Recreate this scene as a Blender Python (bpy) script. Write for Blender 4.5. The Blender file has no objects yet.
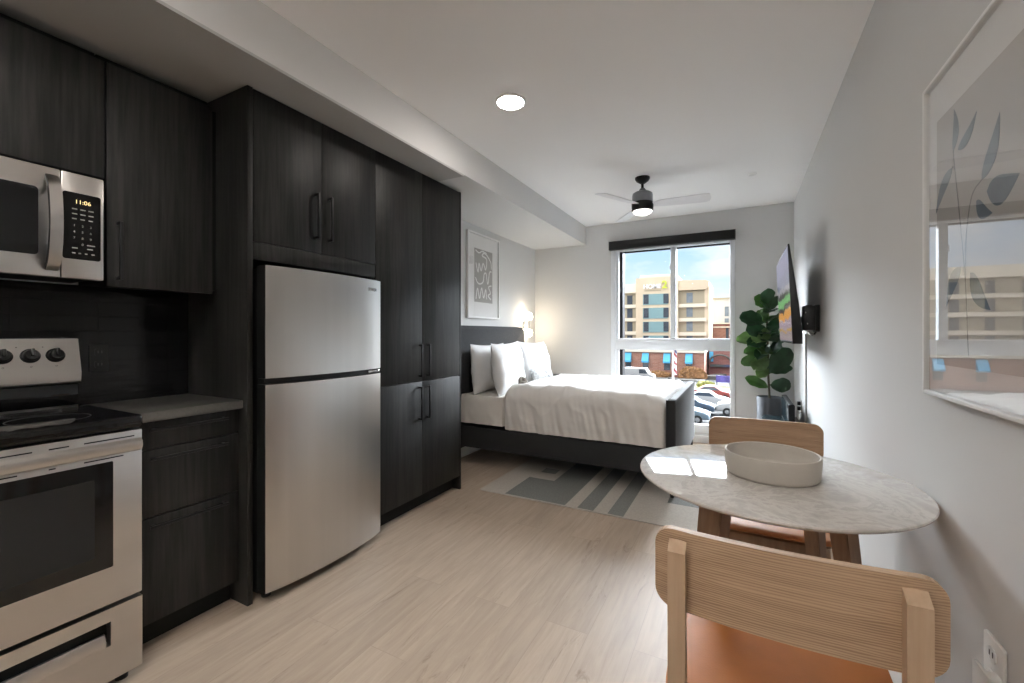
import bpy, bmesh, math, random
from mathutils import Vector, Matrix, noise, Euler
random.seed(7)
PI = math.pi
scene = bpy.context.scene
COL = scene.collection

# ------------------------------------------------------------------ materials
def nodes_of(name):
    m = bpy.data.materials.new(name); m.use_nodes = True
    nt = m.node_tree; nt.nodes.clear()
    out = nt.nodes.new('ShaderNodeOutputMaterial')
    b = nt.nodes.new('ShaderNodeBsdfPrincipled')
    nt.links.new(b.outputs[0], out.inputs[0])
    return m, nt, b, out

def mat(name, col, rough=.5, metal=0., spec=.5, var=.06, vscale=8., bump=0., bscale=60., stretch=(1, 1, 1), sheen=0., coat=0., aniso=0.):
    """plain procedural material: colour with a little noise, optional bump"""
    m, nt, b, out = nodes_of(name)
    N, L = nt.nodes, nt.links
    b.inputs['Roughness'].default_value = rough
    b.inputs['Metallic'].default_value = metal
    b.inputs['Specular IOR Level'].default_value = spec
    if sheen: b.inputs['Sheen Weight'].default_value = sheen
    if coat:
        b.inputs['Coat Weight'].default_value = coat; b.inputs['Coat Roughness'].default_value = .05
    if aniso: b.inputs['Anisotropic'].default_value = aniso
    tc = N.new('ShaderNodeTexCoord'); mp = N.new('ShaderNodeMapping')
    mp.inputs['Scale'].default_value = stretch
    L.new(tc.outputs['Object'], mp.inputs[0])
    nz = N.new('ShaderNodeTexNoise'); nz.inputs['Scale'].default_value = vscale; nz.inputs['Detail'].default_value = 4
    L.new(mp.outputs[0], nz.inputs['Vector'])
    mr = N.new('ShaderNodeMapRange')
    mr.inputs['From Min'].default_value = .3; mr.inputs['From Max'].default_value = .7
    mr.inputs['To Min'].default_value = 1 - var; mr.inputs['To Max'].default_value = 1 + var
    L.new(nz.outputs[0], mr.inputs[0])
    vm = N.new('ShaderNodeVectorMath'); vm.operation = 'SCALE'
    vm.inputs[0].default_value = col[:3]
    L.new(mr.outputs[0], vm.inputs['Scale']); L.new(vm.outputs[0], b.inputs['Base Color'])
    if bump:
        n2 = N.new('ShaderNodeTexNoise'); n2.inputs['Scale'].default_value = bscale; n2.inputs['Detail'].default_value = 3
        L.new(mp.outputs[0], n2.inputs['Vector'])
        bp = N.new('ShaderNodeBump'); bp.inputs['Strength'].default_value = bump; bp.inputs['Distance'].default_value = .004
        L.new(n2.outputs[0], bp.inputs['Height']); L.new(bp.outputs[0], b.inputs['Normal'])
    return m

def emit(name, col, s):
    m, nt, b, out = nodes_of(name)
    b.inputs['Base Color'].default_value = (*col, 1)
    b.inputs['Emission Color'].default_value = (*col, 1)
    b.inputs['Emission Strength'].default_value = s
    return m

def wood(name, c1, c2, rough=.45, grain='x', fine=90., bump=.12, contrast=(.35, .68), spec=.4, ring=0.):
    m, nt, b, out = nodes_of(name)
    N, L = nt.nodes, nt.links
    b.inputs['Roughness'].default_value = rough; b.inputs['Specular IOR Level'].default_value = spec
    tc = N.new('ShaderNodeTexCoord'); mp = N.new('ShaderNodeMapping')
    s = {'x': (.05, 1, 1), 'y': (1, .05, 1), 'z': (1, 1, .05)}[grain]
    mp.inputs['Scale'].default_value = s
    L.new(tc.outputs['Object'], mp.inputs[0])
    a = N.new('ShaderNodeTexNoise'); a.inputs['Scale'].default_value = fine; a.inputs['Detail'].default_value = 5; a.inputs['Roughness'].default_value = .6
    c = N.new('ShaderNodeTexNoise'); c.inputs['Scale'].default_value = fine * .22; c.inputs['Detail'].default_value = 3; c.inputs['Distortion'].default_value = .6
    L.new(mp.outputs[0], a.inputs['Vector']); L.new(mp.outputs[0], c.inputs['Vector'])
    mx = N.new('ShaderNodeMix'); mx.data_type = 'FLOAT'; mx.inputs[0].default_value = .5
    L.new(a.outputs[0], mx.inputs[2]); L.new(c.outputs[0], mx.inputs[3])
    src = mx.outputs[0]
    if ring:
        w = N.new('ShaderNodeTexWave'); w.wave_type = 'BANDS'; w.bands_direction = {'x': 'Z', 'y': 'X', 'z': 'Y'}[grain]
        w.inputs['Scale'].default_value = ring; w.inputs['Distortion'].default_value = 14; w.inputs['Detail'].default_value = 3; w.inputs['Detail Scale'].default_value = .35; w.inputs['Detail Roughness'].default_value = .6
        L.new(mp.outputs[0], w.inputs['Vector'])
        m2 = N.new('ShaderNodeMix'); m2.data_type = 'FLOAT'; m2.inputs[0].default_value = .22
        L.new(src, m2.inputs[2]); L.new(w.outputs['Fac'], m2.inputs[3]); src = m2.outputs[0]
    r = N.new('ShaderNodeValToRGB')
    r.color_ramp.elements[0].position = contrast[0]; r.color_ramp.elements[0].color = (*c1, 1)
    r.color_ramp.elements[1].position = contrast[1]; r.color_ramp.elements[1].color = (*c2, 1)
    L.new(src, r.inputs[0]); L.new(r.outputs[0], b.inputs['Base Color'])
    bp = N.new('ShaderNodeBump'); bp.inputs['Strength'].default_value = bump; bp.inputs['Distance'].default_value = .002
    L.new(src, bp.inputs['Height']); L.new(bp.outputs[0], b.inputs['Normal'])
    return m

def floor_mat():
    m, nt, b, out = nodes_of('oak_plank_floor')
    N, L = nt.nodes, nt.links
    tc = N.new('ShaderNodeTexCoord'); mp = N.new('ShaderNodeMapping')
    mp.inputs['Rotation'].default_value = (0, 0, PI / 2)
    L.new(tc.outputs['Object'], mp.inputs[0])
    br = N.new('ShaderNodeTexBrick')
    br.inputs['Scale'].default_value = 1; br.inputs['Brick Width'].default_value = 1.22; br.inputs['Row Height'].default_value = .18
    br.inputs['Mortar Size'].default_value = .0012; br.inputs['Mortar Smooth'].default_value = .3; br.offset = .37
    br.inputs['Color1'].default_value = (0, 0, 0, 1); br.inputs['Color2'].default_value = (1, 1, 1, 1); br.inputs['Mortar'].default_value = (.5, .5, .5, 1)
    L.new(mp.outputs[0], br.inputs['Vector'])
    st = N.new('ShaderNodeMapping'); st.inputs['Scale'].default_value = (1, .09, 1)
    L.new(tc.outputs['Object'], st.inputs[0])
    # shift the grain per plank
    ad = N.new('ShaderNodeVectorMath'); ad.operation = 'MULTIPLY_ADD'; ad.inputs[1].default_value = (3, 7, 0)
    L.new(br.outputs['Color'], ad.inputs[0]); L.new(st.outputs[0], ad.inputs[2])
    g = N.new('ShaderNodeTexNoise'); g.inputs['Scale'].default_value = 34; g.inputs['Detail'].default_value = 8; g.inputs['Roughness'].default_value = .68; g.inputs['Distortion'].default_value = .5
    L.new(ad.outputs[0], g.inputs['Vector'])
    r = N.new('ShaderNodeValToRGB'); r.color_ramp.elements[0].position = .3; r.color_ramp.elements[1].position = .72
    r.color_ramp.elements[0].color = (.385, .30, .228, 1); r.color_ramp.elements[1].color = (.505, .41, .322, 1)
    L.new(g.outputs[0], r.inputs[0])
    # dark cracks and knots
    k = N.new('ShaderNodeTexNoise'); k.inputs['Scale'].default_value = 11; k.inputs['Detail'].default_value = 6; k.inputs['Roughness'].default_value = .74; k.inputs['Distortion'].default_value = 1.2
    sk = N.new('ShaderNodeMapping'); sk.inputs['Scale'].default_value = (1, .16, 1); L.new(tc.outputs['Object'], sk.inputs[0])
    a2 = N.new('ShaderNodeVectorMath'); a2.operation = 'MULTIPLY_ADD'; a2.inputs[1].default_value = (9, 4, 0)
    L.new(br.outputs['Color'], a2.inputs[0]); L.new(sk.outputs[0], a2.inputs[2]); L.new(a2.outputs[0], k.inputs['Vector'])
    kr = N.new('ShaderNodeMapRange'); kr.inputs['From Min'].default_value = .60; kr.inputs['From Max'].default_value = .70
    L.new(k.outputs[0], kr.inputs[0])
    mx = N.new('ShaderNodeMix'); mx.data_type = 'RGBA'; mx.inputs[7].default_value = (.2, .14, .095, 1)
    km = N.new('ShaderNodeMath'); km.operation = 'MULTIPLY'; km.inputs[1].default_value = .7; L.new(kr.outputs[0], km.inputs[0])
    L.new(km.outputs[0], mx.inputs[0]); L.new(r.outputs[0], mx.inputs[6])
    # per plank tint
    pr = N.new('ShaderNodeMapRange'); pr.inputs['To Min'].default_value = .93; pr.inputs['To Max'].default_value = 1.05
    L.new(br.outputs['Color'], pr.inputs[0])
    vm = N.new('ShaderNodeVectorMath'); vm.operation = 'SCALE'
    L.new(mx.outputs[2], vm.inputs[0]); L.new(pr.outputs[0], vm.inputs['Scale'])
    m3 = N.new('ShaderNodeMix'); m3.data_type = 'RGBA'; m3.inputs[7].default_value = (.22, .16, .12, 1)
    mo = N.new('ShaderNodeMath'); mo.operation = 'MULTIPLY'; mo.inputs[1].default_value = .35; L.new(br.outputs['Fac'], mo.inputs[0])
    L.new(mo.outputs[0], m3.inputs[0]); L.new(vm.outputs[0], m3.inputs[6]); L.new(m3.outputs[2], b.inputs['Base Color'])
    b.inputs['Roughness'].default_value = .46; b.inputs['Specular IOR Level'].default_value = .4
    bp = N.new('ShaderNodeBump'); bp.inputs['Strength'].default_value = .08; bp.inputs['Distance'].default_value = .003
    L.new(g.outputs[0], bp.inputs['Height']); L.new(bp.outputs[0], b.inputs['Normal'])
    return m

def tile_mat():
    m, nt, b, out = nodes_of('black_glazed_tile')
    N, L = nt.nodes, nt.links
    tc = N.new('ShaderNodeTexCoord'); sp = N.new('ShaderNodeSeparateXYZ'); cb = N.new('ShaderNodeCombineXYZ')
    L.new(tc.outputs['Object'], sp.inputs[0])
    ad = N.new('ShaderNodeMath'); ad.inputs[1].default_value = 10 - .80; L.new(sp.outputs[1], ad.inputs[0])
    a2 = N.new('ShaderNodeMath'); a2.inputs[1].default_value = 10 - .965 + .003; L.new(sp.outputs[2], a2.inputs[0])
    L.new(ad.outputs[0], cb.inputs[0]); L.new(a2.outputs[0], cb.inputs[1])
    br = N.new('ShaderNodeTexBrick'); br.offset = 0; br.inputs['Scale'].default_value = 1
    br.inputs['Brick Width'].default_value = .25; br.inputs['Row Height'].default_value = .0625; br.inputs['Mortar Size'].default_value = .0016
    br.inputs['Color1'].default_value = (.004, .004, .0042, 1); br.inputs['Color2'].default_value = (.0065, .0065, .007, 1); br.inputs['Mortar'].default_value = (.002, .002, .002, 1)
    L.new(cb.outputs[0], br.inputs['Vector']); L.new(br.outputs[0], b.inputs['Base Color'])
    b.inputs['Roughness'].default_value = .16; b.inputs['Specular IOR Level'].default_value = .28
    st = N.new('ShaderNodeMapping'); st.inputs['Scale'].default_value = (1, .3, 1.6); L.new(tc.outputs['Object'], st.inputs[0])
    nz = N.new('ShaderNodeTexNoise'); nz.inputs['Scale'].default_value = 14; L.new(st.outputs[0], nz.inputs['Vector'])
    b1 = N.new('ShaderNodeBump'); b1.inputs['Strength'].default_value = .25; b1.inputs['Distance'].default_value = .006; L.new(nz.outputs[0], b1.inputs['Height'])
    b2 = N.new('ShaderNodeBump'); b2.invert = True; b2.inputs['Strength'].default_value = .8; b2.inputs['Distance'].default_value = .002
    L.new(br.outputs['Fac'], b2.inputs['Height']); L.new(b1.outputs[0], b2.inputs['Normal']); L.new(b2.outputs[0], b.inputs['Normal'])
    return m

def brick_mat(name, c1, c2, mortar, w=.6, h=.2):
    m, nt, b, out = nodes_of(name)
    N, L = nt.nodes, nt.links
    tc = N.new('ShaderNodeTexCoord'); mp = N.new('ShaderNodeMapping'); mp.inputs['Rotation'].default_value = (PI / 2, 0, 0)
    L.new(tc.outputs['Object'], mp.inputs[0])
    br = N.new('ShaderNodeTexBrick'); br.inputs['Scale'].default_value = 1; br.inputs['Brick Width'].default_value = w; br.inputs['Row Height'].default_value = h
    br.inputs['Mortar Size'].default_value = .015
    br.inputs['Color1'].default_value = (*c1, 1); br.inputs['Color2'].default_value = (*c2, 1); br.inputs['Mortar'].default_value = (*mortar, 1)
    L.new(mp.outputs[0], br.inputs['Vector']); L.new(br.outputs[0], b.inputs['Base Color']); b.inputs['Roughness'].default_value = .9
    return m

def marble_mat():
    m, nt, b, out = nodes_of('veined_marble')
    N, L = nt.nodes, nt.links
    tc = N.new('ShaderNodeTexCoord')
    n1 = N.new('ShaderNodeTexNoise'); n1.inputs['Scale'].default_value = 4.2; n1.inputs['Detail'].default_value = 9; n1.inputs['Roughness'].default_value = .66; n1.inputs['Distortion'].default_value = 1.4
    n2 = N.new('ShaderNodeTexNoise'); n2.inputs['Scale'].default_value = 30; n2.inputs['Detail'].default_value = 6; n2.inputs['Distortion'].default_value = .8
    L.new(tc.outputs['Object'], n1.inputs['Vector']); L.new(tc.outputs['Object'], n2.inputs['Vector'])
    r = N.new('ShaderNodeValToRGB')
    e = r.color_ramp.elements
    e[0].position = .3; e[0].color = (.40, .375, .345, 1)
    e[1].position = .7; e[1].color = (.70, .67, .63, 1)
    x = e.new(.45); x.color = (.52, .49, .455, 1)
    x = e.new(.52); x.color = (.62, .59, .55, 1)
    x = e.new(.56); x.color = (.50, .47, .435, 1)
    mx = N.new('ShaderNodeMix'); mx.data_type = 'FLOAT'; mx.inputs[0].default_value = .18
    L.new(n1.outputs[0], mx.inputs[2]); L.new(n2.outputs[0], mx.inputs[3]); L.new(mx.outputs[0], r.inputs[0])
    L.new(r.outputs[0], b.inputs['Base Color'])
    b.inputs['Roughness'].default_value = .05; b.inputs['Specular IOR Level'].default_value = .55
    return m

def glass_mat(name, tint=(1, 1, 1), ior=1.5, rough=0.):
    """a single thin pane: clear, with the Fresnel reflection of glass"""
    m, nt, b, out = nodes_of(name)
    N, L = nt.nodes, nt.links
    N.remove(b)
    t = N.new('ShaderNodeBsdfTransparent'); t.inputs[0].default_value = (*tint, 1)
    g = N.new('ShaderNodeBsdfGlossy'); g.inputs['Roughness'].default_value = rough
    # Schlick reflectance of both faces of the pane, the same from either side
    ge = N.new('ShaderNodeNewGeometry'); dp = N.new('ShaderNodeVectorMath'); dp.operation = 'DOT_PRODUCT'
    L.new(ge.outputs['Normal'], dp.inputs[0]); L.new(ge.outputs['Incoming'], dp.inputs[1])
    ab = N.new('ShaderNodeMath'); ab.operation = 'ABSOLUTE'; L.new(dp.outputs['Value'], ab.inputs[0])
    om = N.new('ShaderNodeMath'); om.operation = 'SUBTRACT'; om.inputs[0].default_value = 1; L.new(ab.outputs[0], om.inputs[1])
    pw = N.new('ShaderNodeMath'); pw.operation = 'POWER'; pw.inputs[1].default_value = 5; L.new(om.outputs[0], pw.inputs[0])
    r0 = 2 * ((ior - 1) / (ior + 1)) ** 2
    f = N.new('ShaderNodeMath'); f.operation = 'MULTIPLY_ADD'; f.inputs[1].default_value = 1 - r0; f.inputs[2].default_value = r0; L.new(pw.outputs[0], f.inputs[0])
    mx = N.new('ShaderNodeMixShader')
    L.new(f.outputs[0], mx.inputs[0]); L.new(t.outputs[0], mx.inputs[1]); L.new(g.outputs[0], mx.inputs[2]); L.new(mx.outputs[0], out.inputs[0])
    return m

def screen_mat():
    m, nt, b, out = nodes_of('tv_colour_bands')
    N, L = nt.nodes, nt.links
    tc = N.new('ShaderNodeTexCoord'); sp = N.new('ShaderNodeSeparateXYZ'); L.new(tc.outputs['Object'], sp.inputs[0])
    mr = N.new('ShaderNodeMapRange'); mr.inputs['From Min'].default_value = 0; mr.inputs['From Max'].default_value = .65
    nz = N.new('ShaderNodeTexNoise'); nz.inputs['Scale'].default_value = 5; nz.inputs['Detail'].default_value = 2; L.new(tc.outputs['Object'], nz.inputs['Vector'])
    ma = N.new('ShaderNodeMath'); ma.operation = 'MULTIPLY_ADD'; ma.inputs[1].default_value = .12; L.new(nz.outputs[0], ma.inputs[0]); L.new(sp.outputs[2], ma.inputs[2])
    L.new(ma.outputs[0], mr.inputs[0])
    r = N.new('ShaderNodeValToRGB'); r.color_ramp.interpolation = 'CONSTANT'
    e = r.color_ramp.elements
    e[0].position = 0; e[0].color = (.30, .24, .25, 1)
    e[1].position = .22; e[1].color = (.42, .27, .08, 1)
    for p, c in ((.25, (.33, .26, .3)), (.36, (.6, .28, .07)), (.46, (.05, .04, .04)), (.52, (.16, .38, .14)), (.62, (.06, .05, .05)), (.68, (.3, .28, .3)), (.74, (.13, .13, .2)), (.88, (.2, .2, .3))):
        x = e.new(p); x.color = (*c, 1)
    L.new(mr.outputs[0], r.inputs[0])
    L.new(r.outputs[0], b.inputs['Emission Color']); b.inputs['Emission Strength'].default_value = .55
    b.inputs['Base Color'].default_value = (.01, .01, .01, 1); b.inputs['Roughness'].default_value = .15
    return m

def leaf_mat(name, c):
    m, nt, b, out = nodes_of(name)
    N, L = nt.nodes, nt.links
    tc = N.new('ShaderNodeTexCoord')
    nz = N.new('ShaderNodeTexNoise'); nz.inputs['Scale'].default_value = 12; L.new(tc.outputs['Object'], nz.inputs['Vector'])
    r = N.new('ShaderNodeValToRGB'); r.color_ramp.elements[0].position = .3; r.color_ramp.elements[1].position = .75
    r.color_ramp.elements[0].color = (*[q * .6 for q in c], 1); r.color_ramp.elements[1].color = (*[q * 1.3 for q in c], 1)
    L.new(nz.outputs[0], r.inputs[0]); L.new(r.outputs[0], b.inputs['Base Color'])
    b.inputs['Roughness'].default_value = .38
    return m

M = {}
M['wall'] = mat('wall_paint', (.61, .61, .605), .75, var=.012, vscale=1.2, bump=.05, bscale=160)
M['ceiling'] = mat('ceiling_paint', (.94, .94, .94), .85, var=.01, vscale=1.0)
M['darkwall'] = mat('dimmed_unseen_wall', (.12, .12, .125), .7, var=.02)  # unseen wall behind the camera, darkened to dim the reflections
M['soffit_under'] = mat('grey_soffit_underside', (.42, .42, .41), .8, var=.015, vscale=1.0)  # even grey, darker than the walls
M['floor'] = floor_mat()
M['tile'] = tile_mat()
M['cab'] = wood('black_oak_veneer', (.004, .0038, .0036), (.018, .0168, .0155), .46, 'z', 75, .3, (.42, .62), .26)
M['cabin'] = mat('black_melamine', (.004, .004, .004), .7, spec=.25, var=.05)
M['black'] = mat('black_metal', (.006, .006, .0065), .42, spec=.3, var=.05)
M['blackgloss'] = mat('black_glass_ceramic', (.003, .003, .0033), .06, spec=.4, var=.02)
M['plastic'] = mat('black_plastic', (.006, .006, .006), .4, spec=.3, var=.05)
M['steel'] = mat('brushed_steel', (.60, .585, .565), .30, 1., var=.035, vscale=14, stretch=(1, 1, .02), bump=.015, bscale=300, aniso=.4)
M['steelh'] = mat('brushed_steel_horizontal', (.62, .595, .57), .30, 1., var=.03, vscale=14, stretch=(1, .02, 1), bump=.012, bscale=300, aniso=.4)
M['chrome'] = mat('polished_steel', (.7, .7, .7), .12, 1., var=.01)
M['counter'] = mat('grey_quartz', (.062, .059, .054), .35, var=.12, vscale=120)
M['white'] = mat('white_lacquer', (.80, .80, .79), .4, var=.01)
M['vinyl'] = mat('white_window_vinyl', (.76, .79, .82), .4, var=.015)
M['sheet'] = mat('white_cotton_sheet', (.80, .765, .72), .9, var=.02, vscale=6, bump=.15, bscale=40, sheen=.1)
M['duvet'] = mat('white_duvet_cotton', (.82, .80, .775), .9, var=.015, vscale=5, bump=.12, bscale=30, sheen=.1)
M['pillow'] = mat('white_pillow_cotton', (.74, .745, .75), .9, var=.012, vscale=6, bump=.1, bscale=40, sheen=.1)
M['charcoal'] = mat('charcoal_upholstery', (.020, .022, .025), .85, var=.15, vscale=60, bump=.3, bscale=420, sheen=.12)
M['blackvelvet'] = mat('black_upholstery', (.008, .008, .009), .85, var=.1, vscale=60, bump=.2, bscale=420)
M['taupe'] = mat('taupe_knit', (.23, .205, .175), .95, var=.15, vscale=40, bump=.4, bscale=90)
M['greyfur'] = mat('grey_flecked_knit', (.45, .46, .46), .95, var=.35, vscale=55, bump=.5, bscale=90)
M['rug'] = mat('cream_rug', (.47, .435, .385), .95, var=.08, vscale=90, bump=.3, bscale=300)
M['rugdark'] = mat('slate_rug_pattern', (.185, .19, .18), .95, var=.22, vscale=110, bump=.3, bscale=300)
M['ash'] = wood('ash_wood', (.21, .13, .076), (.43, .295, .19), .5, 'x', 60, .1, (.33, .66), .35, ring=70.)
M['ashz'] = wood('ash_wood_upright', (.32, .215, .135), (.44, .315, .215), .5, 'z', 60, .1, (.33, .66), .35)
M['legwood'] = wood('walnut_toned_ash', (.21, .13, .082), (.33, .22, .145), .5, 'z', 70, .1, (.33, .66), .35)
M['leather'] = mat('cognac_leather', (.42, .155, .042), .5, spec=.3, var=.1, vscale=9, bump=.1, bscale=240)
M['marble'] = marble_mat()
M['ceramic'] = mat('matte_stoneware', (.49, .455, .405), .62, var=.03, vscale=20, bump=.08, bscale=120)
M['glass'] = glass_mat('clear_window_glass', ior=1.08)
M['artglass'] = glass_mat('picture_glass', ior=1.9)
M['paper'] = mat('white_mat_board', (.86, .855, .84), .9, var=.01)
M['print'] = mat('pale_grey_print', (.57, .55, .525), .9, var=.03, vscale=3)
M['printgrey'] = mat('taupe_grey_print', (.40, .385, .36), .9, var=.04, vscale=6)
M['leafblue'] = mat('blue_grey_ink', (.165, .205, .245), .9, var=.25, vscale=9)
M['stemgrey'] = mat('grey_ink', (.3, .3, .3), .9)
M['screen'] = screen_mat()  # colour bands stacked by height across the screen
M['pot'] = mat('slate_planter', (.075, .085, .10), .5, var=.05)
M['soil'] = mat('dark_soil', (.03, .022, .015), 1., var=.4, vscale=60)
M['stem'] = mat('brown_stem', (.07, .06, .035), .8, var=.2)
M['leafA'] = leaf_mat('dark_green_leaf', (.028, .085, .035)); M['leafB'] = leaf_mat('mid_green_leaf', (.085, .18, .05)); M['leafC'] = leaf_mat('pale_green_leaf', (.17, .26, .10))
M['plate'] = mat('ivory_plastic', (.66, .65, .62), .35, var=.01)
M['lamp'] = emit('ceiling_lamp_glow', (1., .93, .86), 80)
M['uplight'] = emit('added_uplight_glow', (1., .96, .92), 560)  # glow of the uplight added behind the camera to brighten the ceiling
M['fanlens'] = emit('fan_lens_glow', (1., .95, .88), 3.0)
M['globe'] = emit('sconce_globe_glow', (1., .85, .64), 24)
M['display'] = emit('amber_display', (1., .78, .35), .55)
M['mark'] = mat('pale_print', (.28, .27, .25), .6)
M['darkmark'] = mat('dark_print', (.05, .05, .05), .6)
M['nickel'] = mat('fan_grey_metal', (.2, .21, .225), .35, .7, var=.03)
M['blade'] = mat('pale_fan_blade', (.80, .80, .82), .5, var=.02)
M['consoletop'] = mat('black_gloss_reflection_tint', (.02, .035, .04), .12, var=.05)  # teal of the window's reflection put into the black base colour
# outdoors
M['asphalt'] = mat('pale_asphalt', (.032, .032, .032), .9, var=.1, vscale=.4)
M['lot'] = mat('grey_car_park', (.018, .019, .02), .9, var=.12, vscale=.5)
M['concrete'] = mat('pale_concrete', (.11, .105, .095), .9, var=.08, vscale=.5)
M['cream'] = mat('cream_render', (.56, .47, .35), .9, var=.03, vscale=.3)
M['creamlight'] = mat('light_cream_band', (.70, .63, .52), .9, var=.02)
M['beige'] = mat('beige_render', (.34, .30, .22), .9, var=.03, vscale=.3)
M['teal'] = mat('teal_panel', (.17, .29, .31), .5, var=.05)
M['darkglass'] = mat('dark_window_glass', (.045, .055, .07), .15, var=.2, vscale=.8)
M['paleglass'] = mat('grey_window_glass', (.17, .20, .23), .2, var=.2, vscale=.8)
M['whitewall'] = mat('white_render', (.5, .48, .45), .9, var=.02)
M['brick'] = brick_mat('red_brick', (.30, .135, .095), (.37, .18, .13), (.34, .25, .2))
M['brickb'] = brick_mat('dark_and_shaded_brick', (.22, .09, .08), (.28, .12, .10), (.25, .18, .16))  # darker brick; on the annex the shade is put into this colour
M['awning'] = mat('blue_awning_cloth', (.10, .42, .66), .7, var=.08)
M['lime'] = mat('lime_sign', (.50, .58, .06), .5)
M['signwhite'] = mat('white_sign', (.85, .85, .85), .5)
M['shrub'] = mat('russet_shrub', (.22, .11, .045), .95, var=.5, vscale=3)
M['shrubg'] = mat('olive_shrub', (.19, .19, .05), .95, var=.5, vscale=3)
M['grass'] = mat('dry_grass', (.08, .075, .025), .95, var=.3, vscale=.8)
M['carwhite'] = mat('white_car_paint', (.36, .36, .36), .6, spec=.2, var=.01)
M['carred'] = mat('red_car_paint', (.26, .06, .05), .6, spec=.2, var=.02)
M['carblue'] = mat('blue_grey_car_paint', (.06, .085, .12), .6, spec=.2, var=.02)
M['carpale'] = mat('pale_blue_car_paint', (.14, .19, .23), .6, spec=.2, var=.02)
M['tyre'] = mat('black_rubber', (.015, .015, .015), .8)
M['purple'] = mat('purple_banner', (.11, .09, .36), .7, var=.35, vscale=1.5)
M['flagred'] = mat('flag_red', (.35, .05, .07), .8); M['flagblue'] = mat('flag_navy', (.06, .06, .16), .8)

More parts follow.
